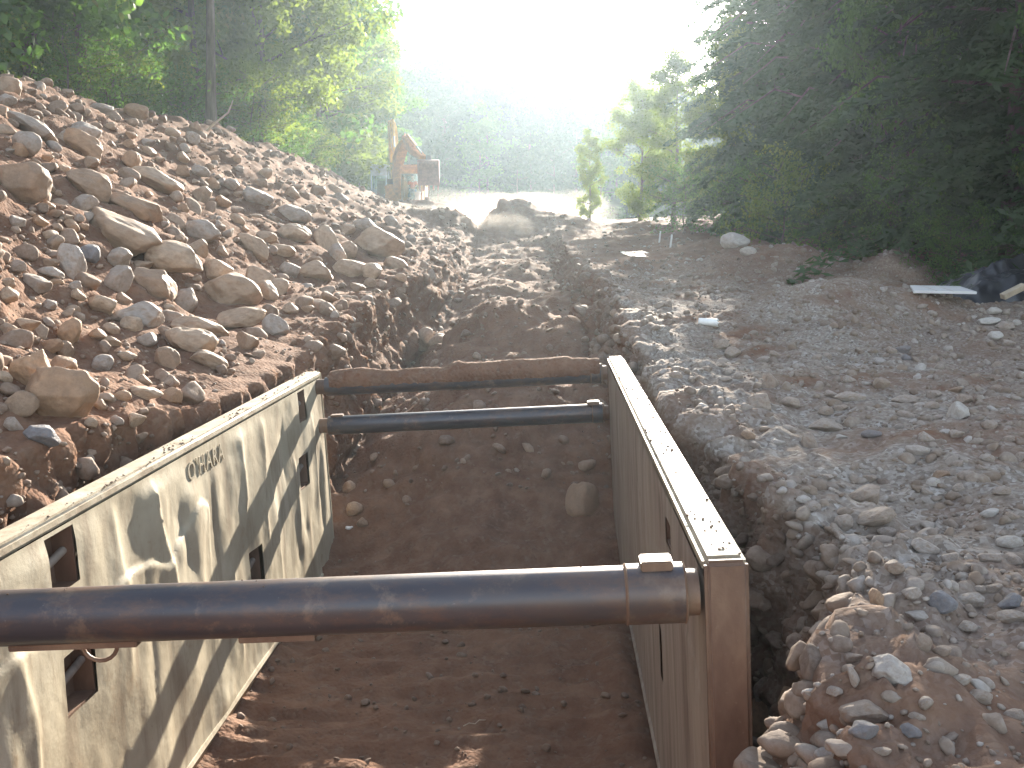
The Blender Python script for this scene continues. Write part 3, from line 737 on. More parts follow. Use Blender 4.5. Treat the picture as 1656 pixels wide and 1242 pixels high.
# loose rubble, gravel and clods too many to count
SM = [stone_shape(1, 900 + i, (1, 1, 1), 11, .9, .07) for i in range(14)]
SM2 = [stone_shape(2, 930 + i, (1, 1, 1), 11, .85, .07) for i in range(14)]
TI = [stone_shape(0, 950 + i, (1, 1, 1), 2, .5, .05) for i in range(10)]
def scatter(name, mat, cols, yr, n, smin, smax, pw, accept, seed, base, sink=.25, tint=None, base_thin=False):
    r_ = np.random.default_rng(seed); c0, c1 = cols
    i0, i1 = np.searchsorted(YS, yr[0]), np.searchsorted(YS, yr[1]) - 1
    sub = P[i0:i1+1, c0:c1+1]
    a = np.linalg.norm(np.cross(sub[1:, :-1] - sub[:-1, :-1], sub[:-1, 1:] - sub[:-1, :-1]), axis=-1)
    wgt = a / (np.maximum(sub[:-1, :-1, 1], 2.5) ** accept); wgt /= wgt.sum()
    pick = r_.choice(wgt.size, n, p=wgt.ravel()); ii, jj = np.unravel_index(pick, wgt.shape); fu, fv = r_.random(n), r_.random(n)
    pos = sub[ii, jj] + (sub[ii, jj+1] - sub[ii, jj]) * fu[:, None] + (sub[ii+1, jj] - sub[ii, jj]) * fv[:, None]
    nr = N1[i0:i1+1, c0:c1+1][ii, jj]
    inside = (pos[:, 1] > 3.6) & (pos[:, 1] < 11.3) & (pos[:, 0] > -2.75) & (pos[:, 0] < 1.3) & (pos[:, 2] > -1.9)
    if len(HPX):
        zz = pos[:, 2] - CAM_Z; dd = pos[:, 1] * cP - zz * sP; uu = CX + FPX * pos[:, 0] / dd; vv = CY - FPX * (pos[:, 1] * sP + zz * cP) / dd
        for hx0, hy0, hw, hh in HPX: inside |= ((uu - hx0) / (hw * .52)) ** 2 + ((vv - hy0 - hh * .05) / (hh * .62)) ** 2 < 1
    if base_thin: inside |= (r_.random(n) < np.interp(pos[:, 1] + .25 * (pos[:, 0] - 1.5), [3.2, 4.3], [.72, 0])) | (fbm(pos * .9 + 40, 3) < -.3)
    size = smin + (smax - smin) * r_.random(n) ** pw
    size = size * np.clip(pos[:, 1] / 8, .8, 2.2) ** .35
    Vs, Fs, Ts = [], [], []; off = 0
    for k in range(n):
        if inside[k]: continue
        V, F = base[k % len(base)]
        A = np.array(rot_rand(r_, .45)); s = size[k] * np.array([1, r_.uniform(.6, 1), r_.uniform(.4, .8)])
        v = (V * s) @ A.T + pos[k] + nr[k] * s[2] * (1 - 2 * sink)
        Vs.append(v); Fs.append(F + off); Ts.append(np.full(len(V), r_.random() if tint is None else tint(r_))); off += len(V)
    return tag(link(name, np_mesh(name, np.concatenate(Vs), np.concatenate(Fs), mat, True, {'tint': np.concatenate(Ts)})), kind='stuff')
cum = np.concatenate([[0], np.cumsum(SEG)])
scatter('rubble', M_rub_l, (cum[2] - 8, cum[5] + 6), (4.5, 60), 5200, .022, .15, 3.9, 1.0, 31, SM2, .3)
scatter('slope_gravel', M_rub_l, (cum[2] - 8, cum[5] + 20), (4.5, 45), 9000, .01, .045, 2.4, 1.4, 32, TI, .35)
scatter('gravel', M_rub_r, (cum[9] - 6, cum[11]), (2.3, 24), 12500, .014, .07, 2.9, 1.15, 33, SM, .46, None, True)
scatter('pebbles', M_rub_r, (cum[9] - 10, cum[11]), (2.3, 16), 13000, .006, .022, 1.8, 1.8, 34, TI, .42, None, True)
scatter('wall_stones', mat_rubble('wall_earth', [(0, (.10, .06, .04)), (.5, (.17, .11, .075)), (.85, (.25, .175, .125)), (1, (.33, .28, .24))]), (cum[8] + 8, cum[9]), (2.6, 24), 2200, .02, .11, 3.0, 1.1, 35, SM2, .4)
scatter('clods', M_clod, (cum[5], cum[9]), (5.5, 40), 2600, .01, .05, 3.5, 1.3, 36, SM, .3)
scatter('swale_stones', M_rub_l, (cum[6] - 10, cum[9]), (11.5, 48), 700, .02, .10, 3.5, 1.0, 37, SM, .35)
scatter('road_stones', M_rub_r, (cum[9] - 6, cum[11] + 4), (14, 48), 1100, .015, .08, 3.5, .8, 38, SM, .35)

# crumbs of earth lying on the rails and the near pipe
r6 = np.random.default_rng(61); Vs, Fs, Ts = [], [], []; off = 0
for k in range(1500):
    V, F = TI[k % 10]; sz = .002 + .010 * r6.random() ** 4; c_ = r6.random() * .96
    if c_ < .62: q = (-BW - BT * r6.random() ** 1.0, 7.25 * r6.random() ** .9, sz * .4)
    elif c_ < .94: q = (BT * r6.uniform(.05, .95), 7.25 * r6.random(), sz * .4)
    else:
        sz *= .5
        t_ = r6.normal() * .25; q = (r6.uniform(-2.9, -.4), .12 + .118 * math.sin(t_), -.165 + .118 * math.cos(t_) + sz * .3)
    if c_ < .93 and fbm(np.array([q[1] * 1.6, q[0] * 5, 4 + (c_ > .62)]), 2) < -.05: continue
    v = (V * np.array([sz, sz * r6.uniform(.6, 1), sz * .6])) @ np.array(rot_rand(r6, .3)).T
    Vs.append(v + np.array((BM @ Vector(q))[:])); Fs.append(F + off); Ts.append(np.full(len(V), r6.random())); off += len(V)
tag(link('crumbs', np_mesh('crumbs', np.concatenate(Vs), np.concatenate(Fs), M_clod, True, {'tint': np.concatenate(Ts)})), kind='stuff')

# ------------------------------------------------------------------ trees
def leaf_quads(C, Nn, size, r_, asp=.62, droop=0):
    """diamond leaves at centres C, facing Nn"""
    n = len(C); t = r_.normal(size=(n, 3)); t[:, 2] -= droop
    t -= Nn * (t * Nn).sum(1, keepdims=True); t /= np.linalg.norm(t, axis=1, keepdims=True) + 1e-9
    b = np.cross(Nn, t); L = (size * r_.uniform(.65, 1.3, n))[:, None]; W = L * asp
    V = np.stack([C - t*L*.5, C + b*W*.5 - t*L*.05, C + t*L*.5, C - b*W*.5 - t*L*.05], 1).reshape(-1, 3)
    return V, np.arange(4*n).reshape(n, 4)
def broad_tree(seed, H=10, spread=3.0, first=.22, nl=9000, leaf=.15, lean=.3, cl_r=.6, nlimb=20):
    r_ = np.random.default_rng(seed); mb = MB()
    px_ = np.cumsum(r_.normal(size=7) * .14 * lean); py_ = np.cumsum(r_.normal(size=7) * .14 * lean)
    tz = np.linspace(-.5, H * .95, 7); path = [(px_[i] - px_[0], py_[i] - py_[0], tz[i]) for i in range(7)]
    r0 = H * .0165; mb.tube(path, [r0 * (1.25 if i == 0 else 1) * (1 - .93 * i / 6) for i in range(7)], 9)
    cl = []
    for k in range(nlimb):
        f = first + (1 - first) * ((k + r_.random()) / nlimb) ** .9 * .97
        base = np.array([np.interp(f * H, tz, [p[0] for p in path]), np.interp(f * H, tz, [p[1] for p in path]), f * H])
        a = k * 2.4 + r_.normal() * .4; env = math.sin(math.pi * min(1, max(.0, (f - first * .35) / (1.06 - first * .35))) ** .75) ** .7
        L = spread * env * r_.uniform(.65, 1.15) + .25; up = r_.uniform(.15, .7) * (.5 + f)
        dv = np.array([math.cos(a), math.sin(a), up]); dv /= np.linalg.norm(dv)
        pts = [base, base + dv * L * .5 + np.array([0, 0, -.05 * L]), base + dv * L + np.array([0, 0, -.12 * L])]
        mb.tube(pts, [r0 * .42 * (1 - f * .6), r0 * .25 * (1 - f * .6), .012], 5)
        for t in (.4, .6, .78, .95, 1.05):
            p = base + (pts[2] - base) * t; cl.append((p + r_.normal(size=3) * .3, cl_r * r_.uniform(.6, 1.15)))
        for s in (-1, 1):
            q = pts[1]; d2 = dv + s * np.cross(dv, [0, 0, 1]) * .9; d2 /= np.linalg.norm(d2); e = q + d2 * L * .5
            mb.tube([q, e], [r0 * .16, .01], 4)
            for t in (.5, .85, 1.1): cl.append((q + (e - q) * t + r_.normal(size=3) * .25, cl_r * r_.uniform(.5, 1.0)))
    cl.append((np.array([path[-1][0], path[-1][1], H * .97]), cl_r * .8))
    m = len(cl); cw = np.array([c[1] ** 2 for c in cl]); pick = r_.choice(m, nl, p=cw / cw.sum())
    cc = np.array([c[0] for c in cl]); cr = np.array([c[1] for c in cl]); g = r_.normal(size=(nl, 3)); g /= np.linalg.norm(g, axis=1, keepdims=True)
    C = cc[pick] + g * (cr[pick] * r_.random(nl) ** .45)[:, None] * np.array([1, 1, .7])
    Nn = g * .5 + r_.normal(size=(nl, 3)) * .6 + np.array([0, 0, .45]); Nn /= np.linalg.norm(Nn, axis=1, keepdims=True)
    V, F = leaf_quads(C, Nn, leaf, r_, droop=.5)
    ct = r_.random(m); T = np.clip(ct[pick] * .65 + r_.random(nl) * .35, 0, 1)
    return mb, V, F, np.repeat(T, 4)
def hemlock(seed, H=10, spread=2.2, nb=150, leaf=.2, first=.04, per=70):
    r_ = np.random.default_rng(seed); mb = MB(); mb.tube([(0, 0, -.5), (.03, 0, H * .5), (0, .02, H)], [H * .017, H * .010, .012], 8)
    Cs, Ns, Ts = [], [], []
    for k in range(nb):
        f = first + (1 - first) * (k / nb) ** 1.12; a = k * 2.399 + r_.normal() * .3
        L = spread * (1 - f) ** .72 * r_.uniform(.6, 1.15) + .12
        dv = np.array([math.cos(a), math.sin(a), 0]); side = np.array([-dv[1], dv[0], 0])
        z0 = f * H; rise = r_.uniform(-.02, .22)
        if k % 3 == 0 and f > .16: mb.tube([(0, 0, z0), tuple(dv * L * .6 + np.array([0, 0, z0 + rise * L * .6])), tuple(dv * L * .95 + np.array([0, 0, z0 + rise * L - .3 * L]))], [.028, .016, .006], 4)
        n = int(per * (.35 + L / spread)); t = r_.random(n) ** .7; s = r_.normal(size=n) * .5
        wv = L * .32 * (1.15 - t)
        C = dv * (t * L)[:, None] + side * (s * wv)[:, None]; C[:, 2] = z0 + rise * t * L - .34 * L * t ** 2.4 - .22 * np.abs(s) * wv + r_.normal(size=n) * .035
        N_ = np.array([0, 0, 1.0]) + dv * .35 + side * s[:, None] * .5 + r_.normal(size=(n, 3)) * .35
        Cs.append(C); Ns.append(N_ / np.linalg.norm(N_, axis=1, keepdims=True)); Ts.append(np.clip(r_.random() * .5 + .5 * r_.random(n) * t, 0, 1))
    C, N_, T = np.concatenate(Cs), np.concatenate(Ns), np.concatenate(Ts)
    V, F = leaf_quads(C, N_, leaf, r_, asp=.3, droop=.35)
    return mb, V, F, np.repeat(T, 4)
class TreeKind:
    def __init__(s, gen, mat):
        mb, V, F, T = gen; s.crown = np_mesh('crown', V, F, mat, False, {'tint': T})
        t = mb.build('trunk', M_bark, None, smooth=True); s.trunk = t.data; bpy.data.objects.remove(t)
    def put(s, name, x, y, z, sc, rz, label, cat, group, sxy=1):
        e = empty(name, (x, y, z), rz, 1); e.scale = (sc * sxy, sc * sxy, sc); tag(e, label, cat, group)
        link('trunk', s.trunk, e); link('crown', s.crown, e); return e
BL1 = TreeKind(broad_tree(1, 10, 3.2, .10, 26000, .19, cl_r=.75), M_leaf_l)
BL2 = TreeKind(broad_tree(2, 10, 2.8, .26, 20000, .18, .6, cl_r=.7), M_leaf_l)
BL3 = TreeKind(broad_tree(3, 10, 3.2, .06, 28000, .17, cl_r=.7), M_leaf_y)
BL4 = TreeKind(broad_tree(4, 10, 2.5, .08, 22000, .17, .5, cl_r=.65), M_leaf_y)
BL5 = TreeKind(broad_tree(8, 10, 2.7, .40, 17000, .17, .35, cl_r=.65), M_leaf_l)
HEM = [TreeKind(hemlock(11 + i, 10, 2.2 + .25 * i, 210, .16, .045, 210), M_leaf_d) for i in range(3)]
BUSH = [TreeKind(broad_tree(41 + i, 2.2, 1.25, .05, 3800, .085, .5, .36, 12), (M_leaf_l, M_leaf_y, M_leaf_l)[i]) for i in range(3)]
FAR = [TreeKind(broad_tree(51 + i, 10, 3.4 - .4 * i, .1, 4500, .36, .3, .95, 14), M_leaf_f if i != 1 else M_leaf_l) for i in range(3)]

r3 = np.random.default_rng(77)
# the wood on the left, behind the crest: (kind, x, y, height, width factor, label)
LEFT_TREES = [
(BL5, -10.25, 35.0, 15, .8, 'tall broadleaf tree with a straight bare dark trunk standing at the rubble crest'),
(BL3, -11.0, 45, 13.5, 1.0, 'yellow green tree with sunlit leaves to the ground at the end of the crest'),
(BL3, -12.4, 41, 14, .9, 'yellow green tree just behind the bare dark trunk'),
(BL1, -14.8, 31.8, 14, .85, 'leafy green tree left of the bare dark trunk'),
(BL5, -11.6, 28.2, 15, .75, 'slender tree with a forked dark trunk above the orange crest boulder'),
(BL1, -13.2, 26.5, 15, 1.0, 'dark green tree in deep shade with paired trunks'),
(BL1, -12.6, 23, 14, 1.0, 'dark leafy tree over the highest boulder of the crest'),
(BL4, -14.6, 37.5, 15, 1.0, 'bright backlit tree glimpsed between the dark trunks'),
(BL1, -15.5, 30, 17, 1.1, 'tall dark tree in the second row behind the orange crest boulder'),
(BL2, -16, 25, 18, 1.1, 'tall thin tree deep in the wood on the darkest side'),
(BL1, -15.2, 20.5, 16, 1.1, 'broad dark tree filling the upper corner of the wood'),
(BL1, -18, 34, 18, 1.2, 'tall dark tree deep behind the bare dark trunk'),
(BL4, -15, 47, 17, 1.1, 'tall green tree rising behind the yellow green one at the crest end'),
(BL1, -19, 42, 19, 1.2, 'tall dark crown at the top of the wood'),
(BL3, -12.5, 52, 14, 1.0, 'pale green tree past the yellow green one'),
(BL1, -14.5, 60, 23, .95, 'tallest hazy blue green tree at the open edge of the wood'),
(BL4, -11.6, 66, 13, 1.2, 'hazy pale green tree with branches to the ground beside the machines'),
(BL3, -13.2, 72, 16, 1.1, 'hazy yellowish tree behind the machines'),
(BL1, -17.5, 55, 20, 1.1, 'blue green tree behind the pale green one'),
(BL1, -12, 80, 13, 1.1, 'faint tree at the far end of the left wood'),
(BL1, -20, 27, 19, 1.3, 'dark crown behind the tall thin tree'),
(BL2, -21, 20, 18, 1.3, 'dark crown at the very edge behind the corner tree'),
(BL1, -18, 16, 17, 1.3, 'shaded tree beyond the top of the slope'),
(BL1, -25, 33, 20, 1.5, 'big dark crown at the back of the wood behind the paired trunks'),
(BL1, -26, 42, 21, 1.5, 'big crown at the back of the wood behind the bright backlit tree'),
(BL1, -24, 52, 21, 1.5, 'big crown at the back of the wood behind the yellow green tree'),
(BL1, -21, 64, 21, 1.4, 'big crown at the back of the wood behind the hazy blue green tree'),
(BL1, -29, 24, 20, 1.5, 'big crown in the darkest back corner of the wood'),
]
for k, x, y, h, sw, lab in LEFT_TREES:
    k.put('broadleaf_tree', x, y, gz(x, y), h / 10, r3.uniform(0, 6.28), lab, 'tree', 'trees of the left wood', sw)
LB = [(-10.6, 24.5, 'low dark green bush behind the crest stones'), (-10.8, 27.5, 'leafy bush right behind the orange crest boulder'), (-11.5, 31, 'bush with bright leaves between the orange crest boulder and the pointed stone'),
      (-11.9, 37.0, 'bush at the foot of the bare dark trunk'), (-10.0, 39.5, 'bush right of the bare dark trunk'), (-10.2, 42, 'sunlit bush spilling over the far crest'), (-10.2, 47.5, 'ragged pale bush at the end of the crest'),
      (-11.8, 21.5, 'shadowed bush at the top of the slope'), (-12.3, 36, 'bush in the gap behind the bare dark trunk'), (-12.4, 30, 'tall bush in the shade of the forked tree'), (-10.4, 53, 'hazy bush by the heap of dark earth')]
for i, (x, y, lab) in enumerate(LB):
    BUSH[i % 3].put('bush', x, y, gz(x, y) - .1, r3.uniform(.9, 1.35), r3.uniform(0, 6.28), lab, 'bush', 'bushes along the crest')
# the dark wood on the right
RIGHT_TREES = [
(0, 11.7, 15.2, 15, 'dark hemlock with drooping boughs behind the black plastic sheet'),
(1, 10.9, 18.4, 17, 'dark hemlock right of the low green bushes'),
(2, 9.9, 20, 18, 'dense hemlock behind the small earth cone'),
(0, 9.3, 24, 18, 'hemlock above the low berm of earth'),
(1, 9.3, 28, 18, 'hemlock with feathery tips behind the leafy sapling'),
(2, 9.9, 32, 18, 'hemlock behind the large pale rock'),
(0, 9.3, 36, 17, 'hazy hemlock beyond the large pale rock'),
(1, 9.3, 41, 15.5, 'hemlock in the glare at the far end of the row'),
(2, 12.6, 22, 20, 'tall hemlock in the second row behind the earth cone'),
(0, 12.2, 26.5, 20, 'tall hemlock in the second row behind the berm'),
(1, 12, 31, 20, 'tall hemlock in the second row behind the sapling'),
(2, 12.4, 36, 19, 'tall hemlock in the second row near the glare'),
(0, 13.5, 14.5, 18, 'tall hemlock at the dark outer edge'),
(1, 14.5, 18.5, 20, 'tall hemlock behind the two nearest ones'),
(2, 12.4, 11.5, 14, 'nearest hemlock partly outside the picture'),
(0, 15.5, 24, 21, 'tallest dark hemlock far back in the wood'),
(1, 15.5, 30, 21, 'tall dark hemlock far back behind the second row'),
(2, 12.4, 42, 17, 'back row hemlock lost in the glare'),
]
for i, x, y, h, lab in RIGHT_TREES:
    HEM[i].put('hemlock', x, y, gz(x, y) - .1, h / 10, r3.uniform(0, 6.28), lab, 'tree', 'hemlocks of the dark wood', 1.0)
for k, x, y, h, sw, lab in [
    (BL4, 7.0, 44, 7.0, .95, 'thin sunlit alder leaning out of the dark wood into the glare'),
    (BL3, 6.3, 50, 6.3, .9, 'pale leafy tree at the far end of the right wood'),
    (BL2, 8.4, 22.5, 7.5, .6, 'slim dark broadleaf tree among the hemlocks'),
    (BL1, 9.9, 17.2, 7.5, .6, 'broadleaf tree with pale leaf sprays in front of the dark hemlocks'),
    (BL2, 10.3, 12.2, 9, .7, 'broadleaf tree with large leaves at the upper outer edge'),
    (BL4, 3.7, 48.5, 4.3, .62, 'small pale poplar standing alone in the dusty haze'),
    (BL4, 8.6, 39, 7.5, .85, 'leafy tree half dissolved in the glare beside the hazy hemlock')]:
    k.put('broadleaf_tree', x, y, gz(x, y) - .1, h / 10, r3.uniform(0, 6.28), lab, 'tree', None, sw)
for i, x, y, s_, lab in [(1, 6.3, 23.6, 1.0, 'leafy sapling standing in front of the dark wood'), (0, 6.9, 22.6, .55, 'low shrub at the foot of the leafy sapling'),
    (0, 7.75, 17.6, .55, 'rounded green bush beside the small earth cone'), (2, 7.9, 18.3, .5, 'low green bush next to the black plastic sheet'), (0, 7.4, 19.6, .8, 'bush behind the small earth cone'),
    (2, 9.9, 17.4, .6, 'dark bush behind the black plastic sheet'), (0, 6.9, 27, .9, 'dim bush behind the large pale rock'), (2, 6.8, 31.5, .9, 'dim bush at the wood edge beyond the pale rock'), (0, 6.3, 37, 1.0, 'hazy bush at the wood edge by the road')]:
    BUSH[i].put('bush', x, y, gz(x, y) - .06, s_, r3.uniform(0, 6.28), lab, 'bush', None, .9)
# trees on the hill beyond, each with its own trunk and crown
FT = [(-17, 92, 11), (-13.5, 96, 9), (-9.5, 94, 10), (-6.5, 90, 8), (-3, 95, 9), (.5, 92, 8), (4, 96, 8), (8, 92, 9), (12, 96, 10), (-20, 104, 10), (-15.5, 106, 9), (-11, 104, 10), (-7, 108, 9), (-2.5, 105, 9), (2, 107, 8), (6.5, 104, 9), (11, 108, 9),
      (-22, 116, 9), (-17, 119, 9), (-12.5, 116, 10), (-8, 120, 9), (-3, 117, 8), (2, 120, 9), (7, 117, 9), (12, 120, 9), (16, 116, 9), (-25, 128, 9), (-19.5, 131, 9), (-14, 128, 9), (-8.5, 132, 9), (-3, 129, 8), (3, 131, 9), (9, 128, 9), (15, 131, 9), (20, 106, 10), (18, 96, 10)]
FG = ['front', 'front', 'second', 'third', 'top']
for i, (x, y, h) in enumerate(FT):
    z = max(float(hill_z(np.array(x * 1.), np.array(y * 1.))), 2.4)
    row = 'at the foot of the hazy hill' if y < 99 else ('on the lower hazy hillside' if y < 112 else ('halfway up the hazy hillside' if y < 124 else 'near the top of the hazy hillside'))
    FAR[i % 3].put('hillside_tree', x, y, z - .4, h / 10, r3.uniform(0, 6.28), f"{('round blue green', 'rounded yellowish', 'narrow blue green')[i % 3]} tree {row}", 'tree', 'trees on the hazy hill, ' + row, 1.0)
# the closed canopy farther up the hill
r4 = np.random.default_rng(99); n = 900
hx_, hy_ = r4.uniform(-75, 75, n), r4.uniform(134, 172, n); hz_ = hill_z(hx_, hy_) + 2.2
per = 70; g = r4.normal(size=(n, per, 3)); g /= np.linalg.norm(g, axis=-1, keepdims=True)
C = (np.stack([hx_, hy_, hz_], -1)[:, None] + g * (r4.uniform(1.6, 3.4, n)[:, None, None]) * np.array([1, 1, 1.1])).reshape(-1, 3)
Nn = g.reshape(-1, 3) + r4.normal(size=(n*per, 3)) * .4; Nn /= np.linalg.norm(Nn, axis=1, keepdims=True)
V, F = leaf_quads(C, Nn, 1.1, r4)
tag(link('far_wood', np_mesh('far_wood', V, F, M_leaf_f, False, {'tint': np.repeat(np.repeat(r4.random(n), per), 4)})), kind='stuff')

# ------------------------------------------------------------------ machines on the crest
def excavator(org, rz, paint, label, boom, stick, bucket_at, bucket_w, cabx, bodyx, cab_z=2.25, bucket=True, cpaint=None):
    """origin at the upper deck; x across, -y towards the camera, z up"""
    e = empty('excavator', org, rz); tag(e, label, 'excavator', 'excavators on the crest')
    for xs in (bodyx[0] + .1, bodyx[1] - .55):
        t = MB(); prof = [(-1.7 + .42 * math.cos(a), -.55 + .42 * math.sin(a)) for a in np.linspace(math.pi/2, math.pi*1.5, 8)] + [(2.3 + .42 * math.cos(a), -.55 + .42 * math.sin(a)) for a in np.linspace(-math.pi/2, math.pi/2, 8)]
        t.prism(prof, (0, 1, 0), (0, 0, 1), (1, 0, 0), (0, 0, 0), xs, xs + .5); tk = t.build('track', M_dark, e, bevel=.02)
        for yy in (-1.7, -.4, .9, 2.3):
            r_ = MB(); r_.tube([(xs - .02, yy, -.55), (xs + .52, yy, -.55)], .26, 14); r_.build('roller', paint, tk, smooth=True)
    b = MB(); b.box((bodyx[0], .3, 0), (bodyx[1], 3.0, 1.15)); b.build('body', paint, e, bevel=.08, smooth=True)
    b = MB(); b.box((bodyx[0] + .05, 2.6, .1), (bodyx[1] - .05, 3.7, 1.5)); b.build('counterweight', paint, e, bevel=.2, smooth=True)
    b = MB(); b.box((bodyx[0] + .12, .45, 1.152), (bodyx[0] + .8, 2.5, 1.5)); b.build('engine_cover', M_dark, e, bevel=.05)
    x0, x1 = cabx; c = MB(); y0, y1 = -1.0, .28; q = .085
    for px_, py_ in ((x0, y0), (x1 - q, y0), (x0, y1 - q), (x1 - q, y1 - q)): c.box((px_, py_, .0), (px_ + q, py_ + q, cab_z - .12))
    c.box((x0 + q, y0 + .005, .0), (x1 - q, y0 + .07, .12)); c.box((x0 + q, y1 - .07, 0), (x1 - q, y1 - .005, .95)); c.box((x0 + .005, y0 + q, 0), (x0 + .06, y1 - q, .7)); c.box((x1 - .06, y0 + q, 0), (x1 - .005, y1 - q, .7))
    c.box((x0 + q, y0 + q, -.04), (x1 - q, y1 - q, .04)); c.box((x0 + q, y0 + .01, 1.72), (x1 - q, y0 + .06, cab_z - .12))
    cb = c.build('cab', cpaint or paint, e, bevel=.012)
    c = MB(); c.box((x0 - .03, y0 - .06, cab_z - .12), (x1 + .03, y1 + .03, cab_z)); c.build('cab_roof', cpaint or paint, cb, bevel=.04)
    for a_, b_ in (((x0 + q, y0 + .03, .12), (x1 - q, y0 + .036, 1.72)), ((x0 + q, y1 - .04, .95), (x1 - q, y1 - .034, cab_z - .12)), ((x0 + .03, y0 + q, .7), (x0 + .036, y1 - q, cab_z - .12)), ((x1 - .036, y0 + q, .7), (x1 - .03, y1 - q, cab_z - .12))):
        g = MB(); g.box(a_, b_); g.build('window', M_glass, cb)
    s_ = MB(); xm = (x0 + x1) / 2; s_.box((xm - .26, -.45, .3), (xm + .26, .08, .56)); s_.box((xm - .25, .0, .56), (xm + .25, .12, 1.28)); s_.box((xm - .2, -.4, .04), (xm + .2, .05, .3)); s_.build('seat', M_dark, cb, bevel=.03)
    def arm(name, pts, wid, tall):
        pts = [Vector(p) for p in pts]; m = MB(); n = len(pts); secs = []
        for i, p in enumerate(pts):
            d_ = (pts[min(i+1, n-1)] - pts[max(i-1, 0)]).normalized(); sx = d_.cross(Vector((0, 0, 1)))
            sx = sx.normalized() if sx.length > .05 else Vector((1, 0, 0)); sx = Vector((1, .25, 0)).normalized(); up = sx.cross(d_).normalized(); h = tall[i] / 2
            secs.append([p + sx * wid/2 * a + up * h * b2 for a, b2 in ((-1, -1), (1, -1), (1, 1), (-1, 1))])
        vs = [v for q_ in secs for v in q_]; fs = [(0, 1, 2, 3), tuple(4*(n-1) + k for k in (3, 2, 1, 0))]
        for i in range(n - 1):
            for k in range(4): fs.append((4*i + k, 4*i + 4 + k, 4*i + 4 + (k+1) % 4, 4*i + (k+1) % 4))
        m.add(vs, fs); return m.build(name, paint, e, bevel=.025)
    bo = arm('boom', boom, .58, [.62, .74, .8, .6, .42])
    st = arm('stick', stick, .42, [.36, .66, .52, .32])
    for nm, pr in (('boom_cylinder', [(boom[0][0] + .34, boom[0][1] - .5, .4), (boom[2][0] + .33, boom[2][1] - .2, boom[2][2] - .2)]), ('stick_cylinder', [(boom[2][0], boom[2][1] - .05, boom[2][2] + .42), (stick[0][0], stick[0][1] + .05, stick[0][2] + .26)]), ('bucket_cylinder', [(stick[0][0] + .15, stick[0][1] - .3, stick[0][2] + .1), (stick[3][0] - .05, stick[3][1] - .45, stick[3][2] + .25)])):
        a_, b_ = Vector(pr[0]), Vector(pr[1]); m_ = a_.lerp(b_, .6); c = MB(); c.tube([a_, m_], .09, 10); o = c.build(nm, paint, e, smooth=True)
        c = MB(); c.tube([m_, b_], .05, 8); c.build('rod', M_chrome, o, smooth=True)
    if bucket:
        bx, by, bz = bucket_at; w_ = bucket_w / 2
        prof = [(-.35, .62), (.1, .72), (.42, .55), (.52, .15), (.42, -.35), (.22, -.8), (.16, -.8), (.30, -.35), (.40, .12), (.32, .46), (.08, .62), (-.35, .54)]
        b = MB(); b.prism(prof, (0, 1, 0), (0, 0, 1), (1, 0, 0), (bx, by, bz), -w_, w_)
        for xa in (-w_ - .03, w_ + .003): b.prism([(-.33, .60), (.1, .7), (.40, .53), (.50, .15), (.40, -.35), (.20, -.76), (-.2, -.1)], (0, 1, 0), (0, 0, 1), (1, 0, 0), (bx, by, bz), xa, xa + .027)
        bk = b.build('bucket', M_bucket, e)
        for k in range(5):
            x_ = bx - w_ + .06 + k * (bucket_w - .12) / 4; t = MB(); t.prism([(-.055, 0), (.055, 0), (.025, -.3), (-.025, -.3)], (1, 0, 0), (0, 0, 1), (0, 1, 0), (x_, by + .14, bz - .79), 0, .09); t.build('tooth', M_bucket, bk)
        l = MB(); l.box((bx - .16, by - .1, bz + .66), (bx + .16, by + .25, bz + .95)); l.build('bucket_hinge', M_dark, e, bevel=.03)
    return e
EX, EY = -6.25, 64.0; EZ = CAM_Z + .0465 * EY
exA = excavator((EX, EY, EZ), 0, M_orange, 'orange brown excavator with its arched arm raised and a toothed bucket hanging in front',
  [(-.93, .7, .5), (-.95, .2, 1.6), (-.8, -.7, 2.5), (-.45, -1.5, 3.15), (-.12, -2.0, 3.5)],
  [(-.2, -1.9, 3.8), (-.02, -2.1, 3.4), (.35, -2.5, 2.95), (.98, -3.1, 2.45)], (1.3, -3.3, 1.66), 1.22, (-.68, .72), (-1.75, .75))
exB = excavator((EX - 2.0, EY + 3.6, EZ + .12), 0, M_yellow, 'yellow excavator behind, its boom folded upright beside a pale blue cab',
  [(.55, .7, .5), (.55, .2, 1.7), (.52, -.5, 2.9), (.5, -.6, 4.2), (.45, -.7, 4.95)],
  [(.42, -.9, 5.15), (.5, -1.0, 4.9), (.62, -1.3, 4.0), (.8, -1.6, 3.2)], (.9, -1.7, 2.4), 1.1, (-.95, .1), (-.85, 1.2), 2.45, bucket=False, cpaint=M_pale)

